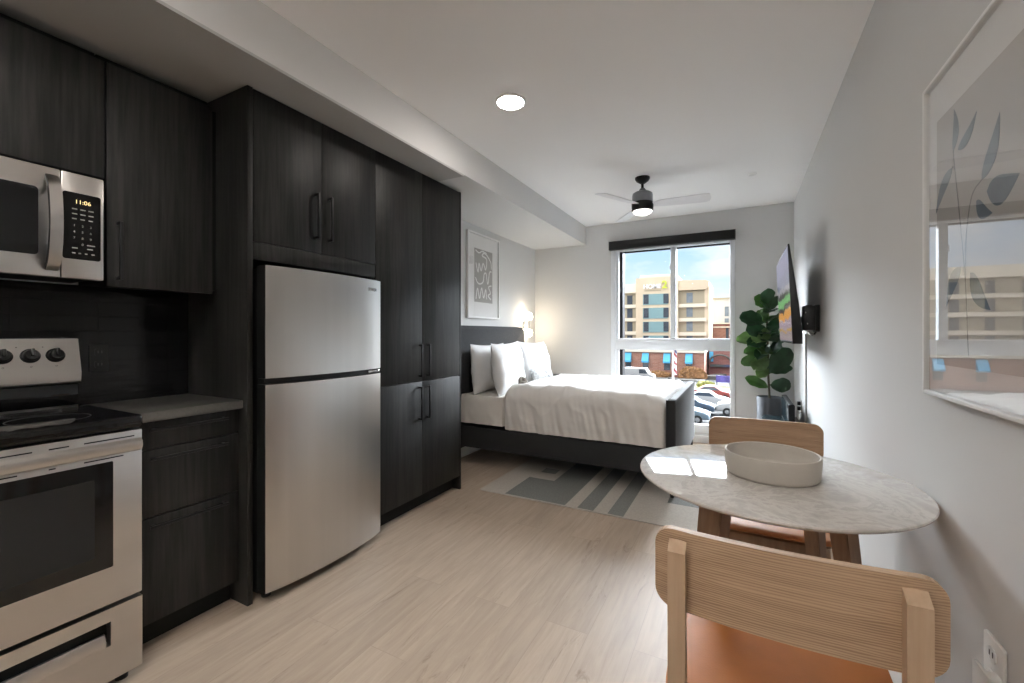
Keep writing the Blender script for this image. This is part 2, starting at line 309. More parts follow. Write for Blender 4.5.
# ------------------------------------------------------------------ mesh builder
class MB:
    def __init__(s): s.bm = bmesh.new(); s.mi = 0
    def _add(s, verts, faces, smooth=True):
        vs = [s.bm.verts.new(v) for v in verts]
        for f in faces:
            try:
                q = s.bm.faces.new([vs[i] for i in f]); q.material_index = s.mi; q.smooth = smooth
            except ValueError: pass
        return vs
    def merge(s, b2, mtx=None):
        if mtx is not None: bmesh.ops.transform(b2, matrix=mtx, verts=b2.verts)
        b2.verts.index_update()
        s._add([v.co.copy() for v in b2.verts], [[v.index for v in f.verts] for f in b2.faces]); b2.free(); return s
    def box(s, x0, x1, y0, y1, z0, z1, bev=0., seg=2, mtx=None):
        b = bmesh.new(); bmesh.ops.create_cube(b, size=1)
        for v in b.verts:
            v.co = Vector(((x0 + x1) / 2 + v.co.x * (x1 - x0), (y0 + y1) / 2 + v.co.y * (y1 - y0), (z0 + z1) / 2 + v.co.z * (z1 - z0)))
        if bev: bmesh.ops.bevel(b, geom=list(b.edges), offset=bev, segments=seg, affect='EDGES', profile=.5)
        return s.merge(b, mtx)
    def cyl(s, p0, p1, r0, r1=None, n=20, cap=True):
        return s.tube([p0, p1], [r0, r0 if r1 is None else r1], n, cap)
    def tube(s, pts, r, n=12, cap=True):
        pts = [Vector(p) for p in pts]
        rs = r if isinstance(r, (list, tuple)) else [r] * len(pts)
        vs, fs = [], []
        up = None
        for i, p in enumerate(pts):
            d = (pts[min(i + 1, len(pts) - 1)] - pts[max(i - 1, 0)]).normalized()
            if up is None:
                up = Vector((0, 0, 1)) if abs(d.z) < .9 else Vector((1, 0, 0))
            a = d.cross(up).normalized(); b = a.cross(d).normalized(); up = b
            for k in range(n):
                t = 2 * PI * k / n
                vs.append(p + (a * math.cos(t) + b * math.sin(t)) * rs[i])
        for i in range(len(pts) - 1):
            for k in range(n):
                fs.append((i * n + k, i * n + (k + 1) % n, (i + 1) * n + (k + 1) % n, (i + 1) * n + k))
        if cap: fs.append(tuple(range(n))[::-1]); fs.append(tuple(range((len(pts) - 1) * n, len(pts) * n)))
        s._add(vs, fs); return s
    def lathe(s, prof, c=(0, 0, 0), n=40, cap0=True, cap1=True):
        vs, fs = [], []
        for r, z in prof:
            for k in range(n):
                t = 2 * PI * k / n; vs.append((c[0] + r * math.cos(t), c[1] + r * math.sin(t), c[2] + z))
        m = len(prof)
        for i in range(m - 1):
            for k in range(n): fs.append((i * n + k, i * n + (k + 1) % n, (i + 1) * n + (k + 1) % n, (i + 1) * n + k))
        if cap0: fs.append(tuple(range(n))[::-1])
        if cap1: fs.append(tuple(range((m - 1) * n, m * n)))
        s._add(vs, fs); return s
    def prism(s, poly, axis, a0, a1, bev=0.):
        def P(u, v, w): return {'x': (w, u, v), 'y': (u, w, v), 'z': (u, v, w)}[axis]
        n = len(poly); b = bmesh.new()
        vs = [b.verts.new(P(u, v, a0)) for u, v in poly] + [b.verts.new(P(u, v, a1)) for u, v in poly]
        b.faces.new(vs[:n]); b.faces.new(vs[n:][::-1])
        for i in range(n): b.faces.new((vs[i], vs[n + i], vs[n + (i + 1) % n], vs[(i + 1) % n]))
        bmesh.ops.recalc_face_normals(b, faces=b.faces)
        if bev: bmesh.ops.bevel(b, geom=list(b.edges), offset=bev, segments=2, affect='EDGES', profile=.5)
        return s.merge(b)
    def ball(s, c, r, nu=24, nv=14, scale=(1, 1, 1)):
        b = bmesh.new(); bmesh.ops.create_uvsphere(b, u_segments=nu, v_segments=nv, radius=r)
        return s.merge(b, Matrix.Translation(c) @ Matrix.Diagonal((*scale, 1)))
    def grid(s, fn, nu, nv, wrap=False):
        vs = [fn(i / nu, j / nv) for j in range(nv + 1) for i in range(nu + 1)]
        s._add(vs, [(j * (nu + 1) + i, j * (nu + 1) + i + 1, (j + 1) * (nu + 1) + i + 1, (j + 1) * (nu + 1) + i) for j in range(nv) for i in range(nu)])
        return s
    def build(s, name, m, parent=None, origin=None, angle=35, weld=False):
        if weld: bmesh.ops.remove_doubles(s.bm, verts=s.bm.verts, dist=1e-5)
        bmesh.ops.recalc_face_normals(s.bm, faces=s.bm.faces)
        off = Vector((0, 0, 0))
        if parent is not None and origin is None:
            p = parent
            while p is not None:
                if p.get('_local'): off = Vector((0, 0, 0)); break
                off += p.location; p = p.parent
        elif origin is not None: off = Vector(origin)
        if off.length: bmesh.ops.translate(s.bm, verts=s.bm.verts, vec=-off)
        me = bpy.data.meshes.new(name); s.bm.to_mesh(me); s.bm.free()
        for q in (m if isinstance(m, (list, tuple)) else [m]): me.materials.append(M[q])
        for p in me.polygons: p.use_smooth = True
        me.set_sharp_from_angle(angle=math.radians(angle))
        o = bpy.data.objects.new(name, me); COL.objects.link(o)
        if parent is not None: o.parent = parent
        elif origin is not None: o.location = off
        return o

def tag(o, label, cat, group=None, kind=None):
    o['label'] = label; o['category'] = cat
    if group: o['group'] = group
    if kind: o['kind'] = kind
    return o
def thing(name, loc, label, cat, group=None, local=False):
    o = bpy.data.objects.new(name, None); COL.objects.link(o); o.location = loc; o.empty_display_size = .1
    tag(o, label, cat, group)
    if local: o['_local'] = 1
    return o
def struct(o): o['kind'] = 'structure'; return o
def dup(root, loc, rz=None, label=None):
    def cp(o, par):
        c = o.copy(); COL.objects.link(c); c.parent = par
        for k in o.children: cp(k, c)
        return c
    r = cp(root, None); r.location = loc
    if rz is not None: r.rotation_euler = (0, 0, rz)
    if label: r['label'] = label
    return r
def rrect(x0, x1, y0, y1, r, n=6, corners=(1, 1, 1, 1)):
    """rounded rectangle, corners in order x1y1, x0y1, x0y0, x1y0"""
    out = []
    for k, (cx, cy, sx, sy) in enumerate(((x1, y1, -1, -1), (x0, y1, 1, -1), (x0, y0, 1, 1), (x1, y0, -1, 1))):
        if not corners[k]: out.append((cx, cy)); continue
        for i in range(n + 1):
            t = PI / 2 * k + PI / 2 * i / n
            out.append((cx + sx * r + r * math.cos(t), cy + sy * r + r * math.sin(t)))
    return out
def text_bm(body, size, depth=.002, bold=0.):
    cu = bpy.data.curves.new('t', 'FONT'); cu.body = body; cu.size = size; cu.extrude = depth; cu.align_x = 'CENTER'; cu.align_y = 'CENTER'; cu.offset = bold
    o = bpy.data.objects.new('t', cu); COL.objects.link(o)
    dg = bpy.context.evaluated_depsgraph_get(); me = bpy.data.meshes.new_from_object(o.evaluated_get(dg))
    b = bmesh.new(); b.from_mesh(me)
    bpy.data.objects.remove(o); bpy.data.curves.remove(cu); bpy.data.meshes.remove(me)
    return b

# ------------------------------------------------------------------ dimensions (metres, camera above the origin)
XL, XR, YB, YF, ZC = -2.41, .475, 5.21, -2.6, 2.538
ZS, XS = 2.30, -1.709          # soffit underside and its face

# ------------------------------------------------------------------ the room
struct(MB().box(XL - .1, XR + .1, YF - .1, YB + .17, -.1, 0).build('floor', 'floor'))
struct(MB().box(XL - .1, XR + .1, YF - .1, YB + .17, ZC, ZC + .1).build('ceiling', 'ceiling'))
struct(MB().box(XL - .1, XL, YF - .1, YB + .17, 0, ZC).build('wall_left', 'wall'))
struct(MB().box(XR, XR + .1, YF - .1, YB + .17, 0, ZC).build('wall_right', 'wall'))
struct(MB().box(XL, XR, YF - .1, YF, 0, ZC).build('wall_front', 'darkwall'))
WX0, WX1, WZ0, WZ1 = -1.39, -.06, .11, 2.26
b = MB(); b.box(XL, WX0, YB, YB + .17, 0, ZC); b.box(WX1, XR, YB, YB + .17, 0, ZC)
b.box(WX0, WX1, YB, YB + .17, WZ1, ZC); b.box(WX0, WX1, YB, YB + .17, 0, WZ0)
struct(b.build('wall_back', 'wall'))
# the boxed soffit along the left wall, then its lower grey underside over the kitchen
struct(MB().box(XL, XS, YF, YB, ZS + .012, ZC).build('trim_1', 'wall'))
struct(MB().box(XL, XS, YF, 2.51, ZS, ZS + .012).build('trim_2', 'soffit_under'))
# skirting boards
struct(MB().box(XR - .014, XR, YF, YB, 0, .10, .003).build('baseboard_right', 'white'))
b = MB(); b.box(XL, WX0 - .02, YB - .014, YB, 0, .10, .003); b.box(WX0 - .02, XR - .015, YB - .014, YB, 0, .08, .003)
struct(b.build('baseboard_back', 'white'))
struct(MB().box(XL, XL + .014, 2.80, YB - .015, 0, .10, .003).build('baseboard_left', 'white'))
# black glazed splashback
struct(MB().box(XL, XL + .008, -.6, 1.138, .90, 1.40).build('trim_3', 'tile'))

# window_1: white vinyl frame, two panes above a rail, one wide pane below
win = bpy.data.objects.new('window_1', None); COL.objects.link(win); win.location = (-.725, YB, WZ0); win['kind'] = 'structure'
b = MB()
f0, f1 = YB - .012, YB + .045
b.box(-1.395, -1.335, f0, f1, WZ0, 2.26, .004); b.box(-1.342, -1.300, f0 + .012, f1 + .02, WZ0 + .02, 2.24, .004)
b.box(-.105, -.057, f0, f1, WZ0, 2.26, .004)
b.box(-1.335, -.105, f0, f1, 2.19, 2.26, .004)
b.box(-1.335, -.105, f0, f1, WZ0, .20, .004)
b.box(-1.335, -.105, f0, f1, 1.015, 1.140, .004)
b.box(-1.335, -.105, f0 + .008, f1 + .01, 1.120, 1.150, .003)
b.build('window_frame', 'vinyl', win)
MB().box(-.712, -.650, f0 + .004, f1 + .02, 1.14, 2.19, .004).build('mullion', 'vinyl', win)
b = MB()
b.box(-1.335, -1.266, f1 + .002, YB + .16, WZ0 + .02, 2.25); b.box(-1.30, -.10, f1 + .022, f1 + .05, 2.178, 2.24); b.box(-.104, -.098, f1 + .002, YB + .16, WZ0, 2.24)
b.build('dark_reveal', 'black', win)
for (x0, x1, z0, z1) in ((-1.30, -.685, 1.14, 2.19), (-.68, -.10, 1.14, 2.19), (-1.30, -.10, .20, 1.02)):
    b = MB(); b._add([(x0, YB + .06, z0), (x1, YB + .06, z0), (x1, YB + .06, z1), (x0, YB + .06, z1)], [(0, 1, 2, 3)]); b.build('pane', 'glass', win)
MB().box(-.722, -.712, f0, f0 + .02, 1.93, 1.99, .003).build('window_latch', 'vinyl', win)

bl = thing('roller_blind', (-.726, YB - .05, 2.205), 'charcoal roller blind cassette fully wound up along the top of the window', 'blind')
MB().box(-1.395, -.057, YB - .085, YB - .013, 2.205, 2.305, .004).build('cassette', 'black', bl)
for x in (-1.401, -.0565): MB().box(x, x + .0055, YB - .087, YB - .012, 2.203, 2.307, .002).build('end_cap', 'plastic', bl)

# ------------------------------------------------------------------ kitchen
def bar_handle(x, y, z0, z1, par, horiz=False, y1=None, m='black'):
    b = MB()
    if not horiz:
        b.box(x + .022, x + .032, y - .006, y + .006, z0, z1, .002)
        b.box(x, x + .03, y - .006, y + .006, z1 - .012, z1, .001); b.box(x, x + .03, y - .006, y + .006, z0, z0 + .012, .001)
    else:
        b.box(x + .018, x + .027, y, y1, z0, z1, .002); b.box(x, x + .02, y + .01, y + .02, z0, z1); b.box(x, x + .02, y1 - .02, y1 - .01, z0, z1)
    return b.build('handle', m, par)

# upper cabinet above the microwave (only its right end is in the picture)
UX = -2.14
c = thing('wall_cabinet', (-2.27, .36, 1.80), 'black oak wall cabinet directly above the microwave', 'cabinet', 'black oak wall cabinets')
b = MB(); b.box(XL + .003, UX - .021, -.05, .733, 1.80, 2.23); b.box(XL + .003, -2.236, -.05, .733, 2.23, 2.297); b.build('cabinet_body', 'cabin', c)
MB().box(UX - .02, UX, .345, .731, 1.79, 2.238, .0015).build('door', 'cab', c)
MB().box(UX - .02, UX, -.048, .341, 1.79, 2.238, .0015).build('door', 'cab', c)
c = thing('wall_cabinet', (-2.27, .94, 1.385), 'tall black oak wall cabinet right of the microwave, above the countertop', 'cabinet', 'black oak wall cabinets')
b = MB(); b.box(XL + .01, UX - .021, .738, 1.137, 1.40, 2.23); b.box(XL + .003, -2.236, .738, 1.137, 2.23, 2.297); b.build('cabinet_body', 'cabin', c)
d = MB().box(UX - .02, UX, .738, 1.112, 1.384, 2.238, .0015).build('door', 'cab', c)
bar_handle(UX, .772, 1.41, 1.634, d)

# microwave over the range
MX = -2.10
c = thing('microwave', (-2.25, .336, 1.40), 'stainless steel over-range microwave with black door glass and a bowed handle', 'microwave')
MB().box(XL + .01, MX - .036, -.045, .716, 1.405, 1.776, .004).build('body', 'plastic', c)
d = MB().box(MX - .035, MX, -.045, .599, 1.398, 1.774, .004).build('door', 'steelh', c)
MB().prism(rrect(.02, .545, 1.468, 1.698, .012), 'x', MX + .0002, MX + .002).build('door_window', 'blackgloss', d)
b = MB()
hp = [(MX + .006, 1.418), (MX + .030, 1.445), (MX + .046, 1.50), (MX + .054, 1.585), (MX + .046, 1.67), (MX + .030, 1.722), (MX + .006, 1.748)]
outer = hp; inner = [(x - .016, 1.583 + (z - 1.583) * .93) for x, z in hp]
def arc(pts, n=5):
    out = []
    P = [Vector((*p, 0)) for p in pts]
    for i in range(len(P) - 1):
        p0, p1, p2, p3 = P[max(i - 1, 0)], P[i], P[i + 1], P[min(i + 2, len(P) - 1)]
        for k in range(n):
            t = k / n
            q = .5 * ((2 * p1) + (p2 - p0) * t + (2 * p0 - 5 * p1 + 4 * p2 - p3) * t * t + (3 * p1 - p0 - 3 * p2 + p3) * t ** 3)
            out.append((q.x, q.y))
    out.append((P[-1].x, P[-1].y)); return out
o_, i_ = arc(outer), arc(inner)
vs, fs = [], []
for (x, z), (xi, zi) in zip(o_, i_):
    vs += [(x, .560, z), (x, .592, z), (xi, .592, zi), (xi, .560, zi)]
for k in range(len(o_) - 1):
    for q in range(4): fs.append((k * 4 + q, k * 4 + (q + 1) % 4, k * 4 + 4 + (q + 1) % 4, k * 4 + 4 + q))
fs += [(0, 1, 2, 3), tuple(range(len(vs) - 4, len(vs)))]
b._add(vs, fs)
for i, f in enumerate(b.bm.faces): f.material_index = 1 if i % 4 in (1, 2, 3) else 0
b.build('handle', ['steel', 'plastic'], d, angle=50)
p = MB().box(MX - .035, MX, .601, .716, 1.398, 1.774, .004).build('control_panel', 'steelh', c)
kp = MB().prism(rrect(.604, .706, 1.467, 1.704, .008), 'x', MX + .0002, MX + .002).build('keypad', 'blackgloss', p)
RX = Matrix.Rotation(PI / 2, 4, 'Z') @ Matrix.Rotation(PI / 2, 4, 'X')      # text facing +X
def textx(body, size, x, y, z, depth=.0004): return text_bm(body, size, depth), Matrix.Translation((x, y, z)) @ RX
b = MB(); b.merge(*textx('11:06', .020, MX + .0026, .657, 1.672)); b.build('clock_display', 'display', kp)
b = MB()
for r in range(3):
    for q in range(3): b.merge(*textx(str(r * 3 + q + 1), .011, MX + .0026, .634 + q * .022, 1.587 - r * .022))
b.merge(*textx('0', .011, MX + .0026, .656, 1.521))
for r in range(3):
    for q in range(3): b.box(MX + .002, MX + .0027, .628 + q * .022, .628 + q * .022 + (.014 if r else .012), 1.609 + r * .0175, 1.613 + r * .0175)
for z, y0, y1 in ((1.519, .668, .69), (1.505, .628, .643), (1.505, .668, .684), (1.487, .628, .637), (1.487, .645, .652), (1.487, .662, .669), (1.487, .68, .689)):
    b.box(MX + .002, MX + .0027, y0, y1, z, z + .004)
b.build('button_marks', 'mark', kp)

# the range
RXf = -1.86
c = thing('electric_range', (-2.13, .36, 0), 'stainless steel electric range with black glass cooktop and five knobs', 'range')
MB().box(XL + .03, RXf - .036, -.018, .738, .035, .872).build('body', 'plastic', c)
b = MB(); b.box(XL + .12, RXf + .004, -.022, .741, .873, .919, .012, 3); b.build('cooktop', 'blackgloss', c)
for (x, y, r) in ((-2.02, .55, .10), (-2.22, .56, .075), (-2.02, .16, .075), (-2.22, .16, .10)):
    MB().lathe([(r, 0), (r, .0006), (r - .003, .0006), (r - .003, 0)], (x, y, .9192), 48, False, False).build('burner_ring', 'darkmark', c)
b = MB(); b.prism([(XL + .012, .905), (XL + .012, 1.175), (XL + .035, 1.182), (-2.352, 1.182), (-2.318, 1.05), (-2.322, 1.012), (-2.352, 1.0), (-2.352, .905)], 'y', -.02, .722)
bg = b.build('backguard', 'steelh', c)
b = MB(); b.box(-2.351, -2.338, -.018, .72, .92, 1.004, .003); b.build('backguard_riser', 'blackgloss', bg)
kn = None
slope = math.atan2(.034, .132)
for y in (.652, .585, .515, .15, .085):
    cx, cz = -2.334, 1.118
    b = MB()
    mt = Matrix.Translation((cx, y, cz)) @ Matrix.Rotation(-slope, 4, 'Y') @ Matrix.Rotation(PI / 2, 4, 'Y')
    q = MB(); q.lathe([(.027, 0), (.0265, .006), (.022, .010), (.020, .024), (.018, .027)], n=28); q.box(-.022, .006, -.0055, .0055, .020, .036, .003)
    b.merge(q.bm, mt); k = b.build('knob', 'plastic', bg)
for y in (.652, .585, .515):
    b = MB(); b.merge(text_bm('O', .008, .0004), Matrix.Translation((-2.3215, y, 1.078)) @ Matrix.Rotation(-slope, 4, 'Y') @ RX); b.build('dial_mark', 'darkmark', bg)
for y in (.618, .55): MB().box(-2.343, -2.341, y, y + .003, 1.149, 1.152).build('indicator_dot', 'darkmark', bg)
d = MB()
d.box(RXf - .035, RXf, -.018, .738, .298, .868, .004)
d = d.build('oven_door', 'steelh', c)
MB().prism(rrect(.062, .657, .423, .775, .004), 'x', RXf + .0003, RXf + .003).build('oven_window', 'blackgloss', d)
b = MB(); b.prism(rrect(.13, .61, .47, .725, .004), 'x', RXf + .0032, RXf + .0036); b.build('inner_window', 'darkglassoven' if 'darkglassoven' in M else 'plastic', d)
b = MB()
prof = [(RXf + .001, .838), (RXf + .016, .842), (RXf + .027, .832), (RXf + .030, .818), (RXf + .024, .803), (RXf + .010, .797), (RXf + .001, .800)]
b.prism(prof, 'y', -.01, .728); b.build('handle', 'steelh', d)
for (y0, y1) in ((.585, .715), (.505, .55), (.30, .47), (.1, .28)):
    MB().box(RXf + .0002, RXf + .0012, y0, y1, .846, .850).build('vent_slot', 'cabin', d)
    MB().box(RXf + .0002, RXf + .0012, y0, y1 - .03, .785, .789).build('vent_slot', 'cabin', d)
b = MB()
b.box(RXf - .035, RXf, -.018, .738, .042, .160); b.box(RXf - .035, RXf, .652, .738, .16, .284); b.box(RXf - .035, RXf, -.018, .652, .240, .284); b.box(RXf - .035, RXf, -.018, .07, .16, .24)
b.box(RXf - .04, RXf - .034, 0, .7, .1, .28)
d = b.build('drawer', 'steelh', c)
b = MB(); b.box(RXf - .0338, RXf - .030, .07, .652, .160, .240); b.build('recess', 'cabin', d)
b = MB(); b.prism([(RXf - .030, .160), (RXf + .0, .160), (RXf + .002, .170), (RXf - .010, .200), (RXf - .018, .200)], 'y', .075, .640); b.build('pull', 'steelh', d)
for (x, y) in ((-1.915, .70), (-1.915, .02), (-2.33, .70), (-2.33, .02)):
    MB().lathe([(.018, 0), (.018, .012), (.010, .014), (.010, .036)], (x, y, 0), 16).build('foot', 'plastic', c)

# base cabinet with three drawers and the worktop
BX = -1.975
c = thing('base_cabinet', (-2.16, .94, 0), 'black oak drawer unit between the range and the fridge', 'cabinet')
b = MB(); b.box(XL + .003, BX - .022, .745, 1.136, .10, .872); b.box(XL + .003, -2.045, .745, 1.136, 0, .10); b.build('cabinet_body', 'cabin', c)
for z0, z1 in ((.763, .868), (.506, .759), (.104, .502)):
    d = MB().box(BX - .02, BX, .747, 1.134, z0, z1, .0015).build('drawer', 'cab', c)
    bar_handle(BX, .80, z1 - .036, z1 - .026, d, True, 1.08)
tag(MB().box(XL + .0085, -1.945, .7425, 1.137, .872, .908, .003).build('countertop', 'counter', origin=(-2.15, .94, .874)), 'grey quartz countertop beside the range', 'countertop')

o = thing('wall_outlet', (XL + .012, .803, 1.10), 'black power outlet on the dark tiles beside the range', 'outlet', 'power outlets')
MB().prism(rrect(.772, .834, 1.04, 1.156, .006), 'x', XL + .0084, XL + .013).build('face_plate', 'plastic', o)
for z in (1.072, 1.124):
    s_ = MB().prism(rrect(.786, .820, z - .014, z + .014, .008), 'x', XL + .0132, XL + .0155).build('socket', 'black', o)
    for y in (.796, .808): MB().box(XL + .0155, XL + .016, y, y + .003, z - .005, z + .006).build('slot', 'darkmark', s_)

# tall housing round the fridge
PX = -1.92
c = thing('tall_cabinet', (-2.16, 1.52, 0), 'black oak cabinet framing the fridge with two doors above it', 'cabinet')
MB().box(XL + .003, PX, 1.14, 1.164, 0, 2.297, .001).build('side_panel', 'cab', c)
MB().box(XL + .003, PX - .022, 1.165, 1.893, 1.545, 2.297).build('cabinet_body', 'cabin', c)
MB().box(PX - .021, PX - .001, 1.166, 1.893, 1.535, 1.612, .001).build('fascia', 'cab', c)
for (y0, y1, yh) in ((1.167, 1.522, 1.484), (1.525, 1.893, 1.566)):
    d = MB().box(PX - .02, PX, y0, y1, 1.615, 2.293, .0015).build('door', 'cab', c)
    bar_handle(PX, yh, 1.685, 1.915, d)

c = thing('pantry_cabinet', (-2.16, 2.34, 0), 'tall four-door black oak pantry at the far end of the kitchen run', 'cabinet')
b = MB(); b.box(XL + .003, PX - .021, 1.897, 2.766, .10, 2.297); b.box(XL + .003, PX - .07, 1.897, 2.766, 0, .10); b.build('cabinet_body', 'cabin', c)
MB().box(XL + .003, PX, 2.767, 2.785, 0, 2.297, .001).build('side_panel', 'cab', c)
for (y0, y1, yh) in ((1.897, 2.323, 2.289), (2.326, 2.766, 2.373)):
    d = MB().box(PX - .02, PX, y0, y1, .882, 2.293, .0015).build('door', 'cab', c); bar_handle(PX, yh, .912, 1.130, d)
    d = MB().box(PX - .02, PX, y0, y1, .105, .878, .0015).build('door', 'cab', c); bar_handle(PX, yh, .622, .845, d)

# fridge
c = thing('refrigerator', (-2.1, 1.51, 0), 'stainless steel top-freezer fridge set in the black cabinets', 'fridge')
F0, F1 = 1.181, 1.870
MB().box(XL + .05, -1.922, F0 + .006, F1 - .004, .03, 1.495, .004).build('body', 'plastic', c)
def fdoor(z0, z1):
    n = 16; front = []
    for k in range(n + 1):
        y = F0 + (F1 - F0) * k / n; t = (k / n - .5) * 2
        front.append((-1.816 - .032 * t * t - .008 * abs(t) ** 8, y))
    poly = [(-1.918, F0)] + front + [(-1.918, F1)]
    b = MB().prism(poly, 'z', z0, z1); b.bm.normal_update()
    for f in b.bm.faces: f.material_index = 0 if f.normal.x > .55 else 1        # steel skin in front, dark sides
    return b
d = fdoor(1.003, 1.505).build('freezer_door', ['steel', 'plastic'], c)
b = MB(); b.box(-1.842, -1.826, 1.752, 1.812, 1.440, 1.459, .002); b.build('badge', 'chrome', d)
fdoor(.052, .974).build('fridge_door', ['steel', 'plastic'], c)
b = MB(); n = 12
poly = [(-1.918, F0 + .003)] + [(-1.840 - .032 * ((k / n - .5) * 2) ** 2, F0 + .003 + (F1 - F0 - .006) * k / n) for k in range(n + 1)] + [(-1.918, F1 - .003)]
b.prism(poly, 'z', .9765, 1.0005); g = b.build('door_gap_grip', 'plastic', c)
b = MB(); b.box(-1.890, -1.846, 1.770, 1.855, .981, .996, .003); b.build('hinge_cover', 'chrome', g)
b = MB(); b.box(-1.95, -1.905, F0 + .02, F1 - .02, .022, .05); b.build('kick_grille', 'plastic', c)
for y in (F0 + .05, F1 - .05): MB().lathe([(.02, 0), (.02, .012), (.012, .03)], (-1.93, y, 0), 16).build('foot', 'plastic', c)
for y in (F0 + .05, F1 - .05): MB().lathe([(.02, 0), (.02, .012), (.012, .03)], (-2.3, y, 0), 16).build('foot', 'plastic', c)
b = MB(); b.box(-1.915, -1.87, F1 - .06, F1 - .01, 1.5055, 1.515, .003); b.build('hinge_cap', 'plastic', c)

# ------------------------------------------------------------------ bed
c = thing('bed', (-1.4, 4.0, 0), 'dark upholstered bed frame with a tall headboard and low rounded footboard', 'bed')
MB().prism(rrect(3.27, 4.70, .13, 1.282, .10, 8, (1, 1, 0, 0)), 'x', -2.392, -2.31, .012).build('headboard', 'charcoal', c)
b = MB(); b.prism(rrect(3.30, 4.73, .165, .725, .03, 6), 'x', -.474, -.414, .01); fb = b.build('footboard', 'charcoal', c)
b = MB(); b.prism(rrect(3.292, 3.306, .17, .72, .005, 3), 'x', -.480, -.420); b.build('edge_band', 'blackvelvet', fb)
MB().box(-2.309, -.476, 3.31, 3.355, .165, .352, .01).build('side_rail', 'blackvelvet', c)
MB().box(-2.309, -.476, 4.655, 4.70, .165, .352, .01).build('side_rail', 'blackvelvet', c)
MB().box(-2.309, -.476, 3.356, 4.654, .20, .235).build('slat_base', 'blackvelvet', c)
for (x, y) in ((-.445, 3.34), (-.445, 4.69), (-2.35, 3.32), (-2.35, 4.66)):
    MB().cyl((x, y, 0.008 if x > -1.7 and y < 4.5 else 0), (x, y, .175), .014, .022, 14).build('leg', 'black', c)

def nz(x, y, z=0): return noise.noise(Vector((x, y, z)))
# mattress in a loose fitted sheet: rounded box with gathered sides
def mattress(u, v):
    x = -2.300 + u * 1.815
    s = (v - .5) * 2
    hw, zt, r = (.668 if x < -1.855 else .640), .640, .07
    side = .27
    L = hw + side; d = s * L
    a = abs(d)
    if a < hw - r * .2:
        y, z = a, zt
    else:
        t = min((a - (hw - r * .2)) / (r * 1.2), 1.); ang = t * PI / 2
        y = hw - r * .2 + math.sin(ang) * r * .2; z = zt - (1 - math.cos(ang)) * r * .8
        if a > hw + r: z = zt - r * .8 - (a - hw - r)
    w = min(.016, max(0, (zt - .02 - z)) * .05)
    y += w * (.5 + .9 * nz(x * 16 + z * 7, z * 4, 3)) + .003 * nz(x * 30, z * 20)
    z += .006 * nz(x * 7, y * 7, 1) if z > .6 else 0
    return (x, 4.005 + math.copysign(y, d), max(z, .357))
b = MB(); b.grid(mattress, 120, 70)
tag(b.build('mattress', 'sheet', origin=(-1.4, 4.0, .26)), 'mattress in a wrinkled white fitted sheet, bare beneath the pillows', 'mattress')

def duvet(u, v):
    x0, x1 = -1.832, -.487
    x = x0 + u * (x1 - x0)
    s = (v - .5) * 2
    hw, zt, r, drop = .685, .728, .11, .375
    L = hw + drop - .06
    d = s * L; a = abs(d)
    e0 = min(1, (x - x0) / .055); e1 = min(1, (x1 - x) / .06)
    edge = math.sqrt(max(0, 1 - (1 - e0) ** 2)); edge2 = math.sqrt(max(0, 1 - (1 - e1) ** 2))
    arcl = r * PI / 2
    top = hw - r
    if a < top: y, z, n = a, zt, (0, 1)
    elif a < top + arcl:
        t = (a - top) / r; y = top + math.sin(t) * r; z = zt - (1 - math.cos(t)) * r; n = (math.sin(t), math.cos(t))
    else: y = hw; z = zt - r - (a - top - arcl); n = (1, 0)
    # puffs on top, drapes down the sides
    puff = .020 * nz(x * 2.6 + 3, d * 2.6, 4) + .010 * nz(x * 6, d * 6, 7) + .006 * nz(x * 15, d * 11, 2)
    rid = 1 - abs(nz(x * 5 + d * 3, d * 5 - x * 2, 9)) * 2
    puff += .008 * max(0, rid) ** 3
    sw = min(1, max(0, (a - top) / .35))
    drape = sw * (.016 * nz(x * 11 + d * 2.5, d * 2.2, 5) + .010 * nz(x * 24 + d * 5, d * 3, 6))
    k = puff * (1 - sw * .6) + drape + .012
    y += n[0] * k; z += n[1] * k
    z += .025 * math.exp(-((x + 1.25) / .45) ** 2) * (1 if a < top else max(0, 1 - sw * 2))
    # rolled ends
    q = min(edge, edge2)
    zz = .650 if a < top + arcl else z
    z = zz + (z - zz) * q if a < top + arcl else z
    yin = .662
    if y > yin: y = yin + (y - yin) * (.25 + .75 * q)
    z = max(z, .358 + .006 * nz(x * 9, 3))
    xw = x + (.02 * nz(d * 6, 11) if e0 < 1 else 0)
    return (xw, 4.005 + math.copysign(y, d), z)
b = MB(); b.grid(duvet, 170, 170)
tag(b.build('duvet', 'duvet', origin=(-1.2, 4.0, .65), angle=70), 'puffy white duvet spread over the lower part of the bed', 'duvet')

